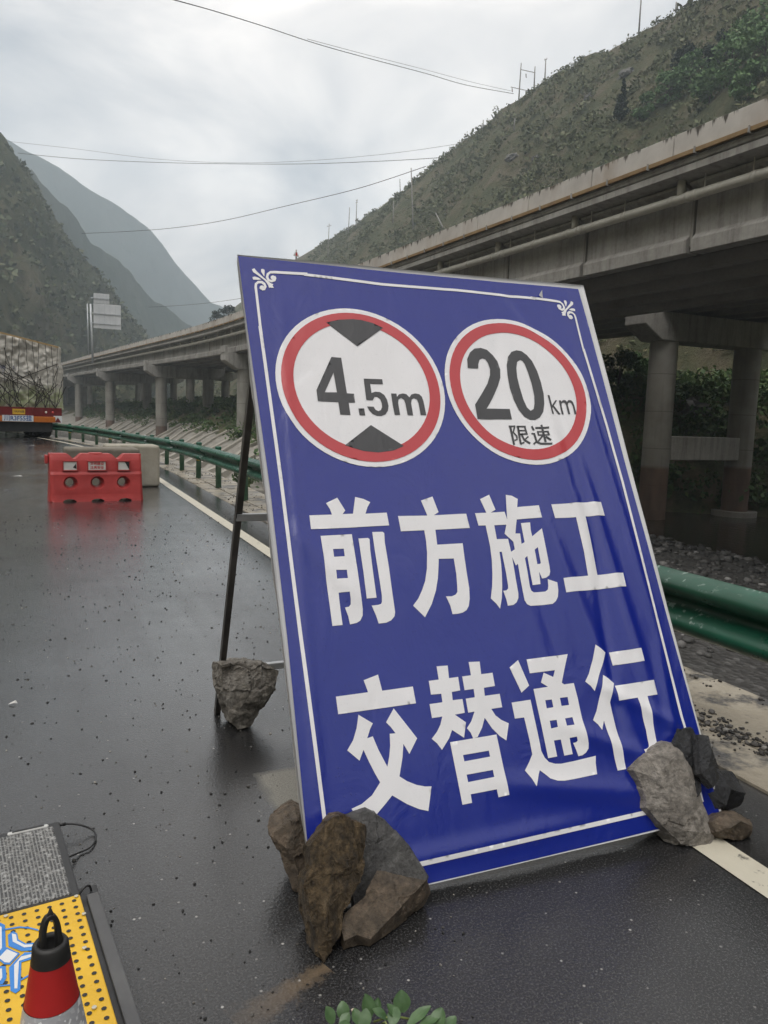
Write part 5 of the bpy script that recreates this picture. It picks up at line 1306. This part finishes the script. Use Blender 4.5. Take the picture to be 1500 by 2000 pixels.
for _ in range(9000):
    Y = 40+rs.random()**1.4*400; f = rs.uniform(0.0, 1.0); p = hill_pt(f, Y)+Vector((rs.uniform(-1, 1), rs.uniform(-3, 3), 0)); h = rs.uniform(.2, .45)
    cent.append(p+Vector((0, 0, h*.3))); rad.append((h*1.7, h*2, h*.6)); siz.append(h*.5)
scatter('hillside_grass', cent, rad, 9, siz, leaf_grass, 'tufts of dry brown grass on the right hillside', 'grass', 4)
cent = []; rad = []; siz = []
for _ in range(1900):                                # banks under the viaducts
    if rs.random() < .65: Y = rs.uniform(26, 62); X = toe(Y)+rs.uniform(.2, 22)
    else: Y = rs.uniform(62, 230); X = toe(Y)+rs.uniform(5.0, 30)
    z = land_z(X, Y); h = rs.uniform(.5, 1.3)
    cent.append((X, Y, z+h*.5)); rad.append((h*1.4, h*1.4, h)); siz.append(h*.26)
scatter('bank_undergrowth', cent, rad, 60, siz, leaf_bank, 'dense green undergrowth on the bank below the viaducts', 'undergrowth', 5)
cent = []; rad = []; siz = []
for _ in range(520):
    Y = rs.uniform(30, 62); X = toe(Y)+rs.uniform(7, 26); h = rs.uniform(.3, .7)
    cent.append((X, Y, land_z(X, Y)+h*.4)); rad.append((h*1.3, h*1.3, h)); siz.append(h*.3)
scatter('bank_grass', cent, rad, 40, siz, leaf_grass, 'dry yellowish grass on the bank behind the stained columns', 'grass', 6)
cent = []; rad = []; siz = []
w_ = 102
for _ in range(3500):
    i = rs.randrange(190); j = rs.randrange(100); p = mA_pts[i*w_+j]
    h = rs.choice((.7, .9, 1.2, 1.6, 2.2)); cent.append(p+Vector((0, 0, h*.3))); rad.append((h*1.5, h*1.5, h*.8)); siz.append(h*.8)
scatter('mountain_scrub', cent, rad, 8, siz, leaf_grass2, 'dull green scrub dotted over the steep near mountain', 'scrub', 7)
def tree(name, label, cat, base, h, rx, mat, lean=(0, 0), conical=False, seed=0, nl=900, leafs=.28, group=None, trunk_f=.35):
    t = thing(name, label, cat, tuple(base), 0, group); R = random.Random(seed)
    tb = MB(); top = Vector((lean[0], lean[1], h*.9))
    tb.tube([Vector((0, 0, -.4)), top*.35+Vector((R.uniform(-.1, .1), 0, 0)), top*.7, top], [h*.028, h*.022, h*.013, h*.004], 7)
    cs = []; rd = []
    if conical:
        for i in range(16):
            g = i/15; r = rx*(1-g)**.85+.1
            for k in range(max(1, int(5*(1-g)))):
                a = R.uniform(0, 6.28); cs.append((lean[0]*g+math.cos(a)*r*.45, lean[1]*g+math.sin(a)*r*.45, h*(.06+.92*g))); rd.append((r*.62+.1, r*.62+.1, h*.06))
    else:
        for k in range(15):
            a = R.uniform(0, 6.28); g = R.uniform(trunk_f, .95); r = rx*math.sin(PI*min(1, .15+.8*(g-trunk_f)/(1-trunk_f)))*R.uniform(.4, .9)
            c = Vector((lean[0]*g+math.cos(a)*r, lean[1]*g+math.sin(a)*r, h*g)); cs.append(tuple(c)); q = R.uniform(.32, .52)*rx; rd.append((q, q, q*.8))
            tb.tube([top*(g*.7), top*(g*.8)*.5+c*.5, c], [h*.010, h*.007, h*.003], 5)
    tb.build('trunk', simple('bark', (.05, .04, .03), (.1, .085, .07), 6, .9) if 'bark' not in bpy.data.materials else bpy.data.materials['bark'], t, True)
    V, F = leaves(cs, rd, max(20, nl//len(cs)), leafs, seed+50); mesh_np('crown', V, F, mat, t)
    return t
def on_hill(x, y):                                   # where a line of sight first meets the hillside
    d = px(x, y); s = 60.0
    while s < 420:
        p = EYE+d*s
        if p.x > 64 and p.x < XR+5 and p.z <= land_z(p.x, p.y): return p
        s += 1.0
    return EYE+d*250
def on_bank(x, y):
    d = px(x, y); s = 30.0
    while s < 140:
        p = EYE+d*s
        if p.x > toe(p.y)-1 and p.z <= land_z(p.x, p.y): return p
        s += .5
    return EYE+d*60
cz = on_hill(1213, 236); dd = (cz-EYE).length
tree('conifer', 'dark narrow conifer standing alone on the right hillside above the viaduct', 'conifer', cz, 68*dd/1580, 15*dd/1580, leaf_dark, conical=True, seed=2, nl=2600, leafs=.35)
belt = [(1262, 232, 40, 'light green bush right of the lone conifer'), (1300, 205, 52, 'light green bush second from the lone conifer'), (1345, 178, 60, 'bushy green tree in the middle of the hillside thicket'), (1385, 200, 58, 'bright green bush at the lower edge of the hillside thicket'), (1425, 168, 70, 'tall leafy green tree high in the hillside thicket'), (1462, 196, 62, 'green bush low on the hillside near the right edge of the picture'), (1490, 150, 80, 'leafy green tree on the hillside at the right edge of the picture'), (1335, 148, 44, 'dark round bush at the top of the hillside thicket'), (1400, 130, 55, 'dark green tree above the hillside thicket'), (1455, 110, 60, 'green tree high on the hillside at the upper right'), (1500, 95, 70, 'green tree in the top right corner of the picture')]
for i, (x, y, hpx, lab) in enumerate(belt):
    p = on_hill(x, y); dd = (p-EYE).length; h = hpx*dd/1580
    tree('leafy_tree', lab, 'tree', p, h, h*.62, leaf_dark if 'dark' in lab else leaf_light, seed=20+i, nl=1500, leafs=.42, group='trees of the hillside thicket', trunk_f=.08)
bankt = [(1205, 800, 115, 50.0, 'leafy green shrub left of the stained viaduct columns'), (1240, 790, 90, 54.0, 'light green shrub just left of the nearest viaduct column')]
for i, (x, y, hpx, Y, lab) in enumerate(bankt):
    p = aty(x, y, Y); p.z = land_z(p.x, p.y); h = hpx*(p-EYE).length/1560
    tree('bank_shrub', lab, 'shrub', p, h, h*.5, leaf_bank if i == 0 else leaf_light, seed=60+i, nl=2600, leafs=.22, trunk_f=.06)
for i, (x, y, Y, hpx, lab) in enumerate([(445, 622, 260, 24, 'small dark tree rising behind the far viaduct parapet'), (425, 632, 275, 22, 'low bush behind the far viaduct parapet')]):
    p = aty(x, y, Y); h = hpx*(p-EYE).length/1560+4
    tree('roadside_tree', lab, 'tree', p-Vector((0, 0, 4)), h, h*.42, leaf_dark, seed=80+i, nl=1400, leafs=.35, trunk_f=.3)
# pale rocks showing through the scrub
rockm = simple('hill_outcrop', (.12, .115, .11), (.24, .23, .22), .7, .9, .6, 2, .2, coord='Object')
for i, (x, y, w, lab) in enumerate([(1152, 190, 20, 'pale grey rock outcrop left of the lone conifer'), (1225, 145, 26, 'grey rock outcrop above the lone conifer'), (1000, 310, 26, 'dark jagged rock outcrop in the middle of the right hillside'), (1048, 310, 18, 'pale flat rock beside the dark outcrop'), (878, 338, 9, 'small pale rock on the left part of the right hillside'), (1350, 800, 62, 'grey rock face showing on the bank between the stained columns')]):
    p = on_hill(x, y) if i < 5 else on_bank(x, y); r = w*(p-EYE).length/1560*.55
    bm = bmesh.new(); bmesh.ops.create_icosphere(bm, subdivisions=3, radius=1)
    for v in bm.verts: v.co = Vector((v.co.x*.8, v.co.y*1.25, v.co.z*.55))*r*(1+.35*noise.fractal(v.co*1.9+Vector((i*7, 0, 0)), 1, 2, 4)+.2*(noise.cell(v.co*2.6+Vector((i, 0, 0)))-.5))
    me = bpy.data.meshes.new('rock_outcrop'); bm.to_mesh(me); bm.free(); me.materials.append(rockm)
    tag(link(bpy.data.objects.new('rock_outcrop', me), None, p), lab, 'rock')

# ------------------------------------------------------------------ utility poles and overhead wires
polem = simple('weathered_pole', (.20, .19, .18), (.30, .29, .27), 1.0, .8); insul = simple('brown_insulator', (.10, .06, .05), None, rough=.3)
def pole_at(xb, yb, xt, yt, label, arms=(), X=None, group='utility poles on the right hillside'):
    p = on_hill(xb, yb) if X is None else atx(xb, yb, X)
    k = p.x; q = atx(xt, yt, k); h = (q-p).length
    t = thing('utility_pole', label, 'utility pole', tuple(p), 0, group)
    v = q-p
    MB().tube([-v*.12, v*.5, v], [.24, .20, .16], 8).build('pole', polem, t, True)
    for f, w in arms:
        MB().bar(v*f+Vector((-w*.3, w, 0)), v*f+Vector((w*.3, -w, 0)), .14, .14).build('cross_arm', polem, t)
        for s_ in (-.85, .85): MB().tube([v*f+Vector((-w*.3*s_, w*s_, .05)), v*f+Vector((-w*.3*s_, w*s_, .4))], .07, 6).build('insulator', insul, t)
    return p, q
pA = pole_at(1013, 197, 1018, 123, 'left mast of the two-mast power line frame on the hill crest', X=148.0)
pB = pole_at(1043, 172, 1045, 130, 'right mast of the two-mast power line frame on the hill crest', X=148.0)
beam = thing('power_line_frame', 'horizontal steel beams joining the two masts on the hill crest', 'power line frame', tuple(pA[0]))
O_ = pA[0]
for (x0, y0, x1, y1) in ((1018, 136, 1045, 142), (998, 170, 1034, 178)):
    a = atx(x0, y0, 148.0)-O_; b = atx(x1, y1, 148.0)-O_; MB().bar(a, b, .22, .22).build('beam', polem, beam)
for (x, y) in ((1000, 176), (1027, 148)):
    a = atx(x, y, 148.0)-O_; MB().tube([a+Vector((0, 0, .6)), a-Vector((0, .3, .7))], .16, 6).build('insulator', insul, beam)
pole_at(1064, 161, 1066, 115, 'single pole right of the two-mast frame on the hill crest', [(.97, .5)], X=148.0)
pole_at(1248, 60, 1253, -14, 'tall pole on the hill crest at the top of the picture', X=148.0)
pole_at(1320, 22, 1321, 4, 'short pole on the hill crest near the upper right', X=148.0)
pole_at(943, 256, 944, 234, 'short pole on the crest left of the two-mast frame', X=148.0)
pole_at(1003, 256, 1006, 231, 'pale short pole on the slope below the two-mast frame')
pP = pole_at(640, 503, 643, 437, 'wooden pole with cross arm just above the board', [(.93, 1.6)])
pole_at(680, 462, 683, 405, 'plain pole second from the left above the board')
pQ = pole_at(695, 448, 697, 390, 'pole with a small top bracket third from the left above the board', [(.97, .7), (.90, .7)])
pole_at(767, 438, 769, 393, 'pole fourth from the left, linked by wire to the tall pole')
pole_at(782, 382, 781, 350, 'slim pole on the skyline between the two linked poles')
pT = pole_at(807, 452, 803, 328, 'tallest pole on the slope, left of the leaning pole')
pole_at(868, 450, 851, 416, 'leaning pole just above the viaduct parapet')
wire_m = simple('black_cable', (.03, .03, .032), None, rough=.5)
def wire(label, pts, r=.03, cat='cable', name='overhead_cable'):
    P = smooth_pts([Vector(p) for p in pts], 10); lo = P[0].copy()
    o = MB().tube([p-lo for p in P], r, 5, False).build(name, wire_m, None, True, loc=lo); tag(o, label, cat, 'overhead cables across the valley')
def span(pixels, da, db):                            # a cable hung across the valley, near end to far end
    n = len(pixels); return [EYE+px(x, y).normalized()*lerp(da, db, i/(n-1)) for i, (x, y) in enumerate(pixels)]
wire('bundled cable sagging from the top of the picture to the two-mast frame', span([(330, -3), (420, 22), (520, 53), (620, 86), (720, 114), (830, 143), (910, 166), (1003, 183)], 120, 240), .07)
wire('thinner cable hanging just above the bundled one near the two-mast frame', span([(600, 76), (720, 108), (830, 136), (920, 160), (1000, 178)], 170, 240), .04)
wire('upper single cable running level across the sky', span([(15, 276), (150, 291), (300, 310), (450, 318), (600, 314), (760, 300), (895, 281)], 420, 300), .06)
wire('second level cable close under the upper one', span([(35, 299), (150, 310), (300, 317), (450, 320), (600, 320), (760, 314), (860, 308)], 420, 310), .11)
wire('long cable rising to the right from the left mountain', span([(160, 456), (250, 452), (340, 445), (440, 430), (560, 402), (700, 368), (832, 325)], 420, 290), .12)
wire('faint low cable in front of the far mountain', span([(290, 600), (360, 596), (420, 590), (470, 583)], 420, 380), .10)
wire('short slack wire between the tall pole and its left neighbour', [pole for pole in (on_hill(767, 438)+Vector((0, 0, 7)), (on_hill(767, 438)+on_hill(807, 452))*.5+Vector((0, 0, 6.2)), on_hill(807, 452)+Vector((0, 0, 8)))], .05)
# small warning sign on the viaduct, its top showing over the board
wsg = aty(576, 566, 60.0); ws = thing('warning_sign', 'small triangular warning sign peeping over the top left of the board', 'warning sign', tuple(wsg))
k_ = 60.0/1500/.93
MB().tube([Vector((0, 0, -.6)), Vector((.05, 0, 71*k_))], .05, 8).build('post', polem, ws, True)
MB().tube([Vector((.35, 0, -.6)), Vector((.05, 0, 71*k_))], .035, 8).build('brace', polem, ws, True)
MB().prism([(-.22, 60*k_), (.30, 58*k_), (.05, 70*k_)], -.09, -.06).build('sign_plate', simple('faded_white_plate', (.6, .58, .56), None, rough=.5), ws)
MB().prism([(-.04, 60.5*k_), (.12, 60.2*k_), (.08, 66*k_), (.0, 66*k_)], -.098, -.092).build('sign_figure', redprint, ws)
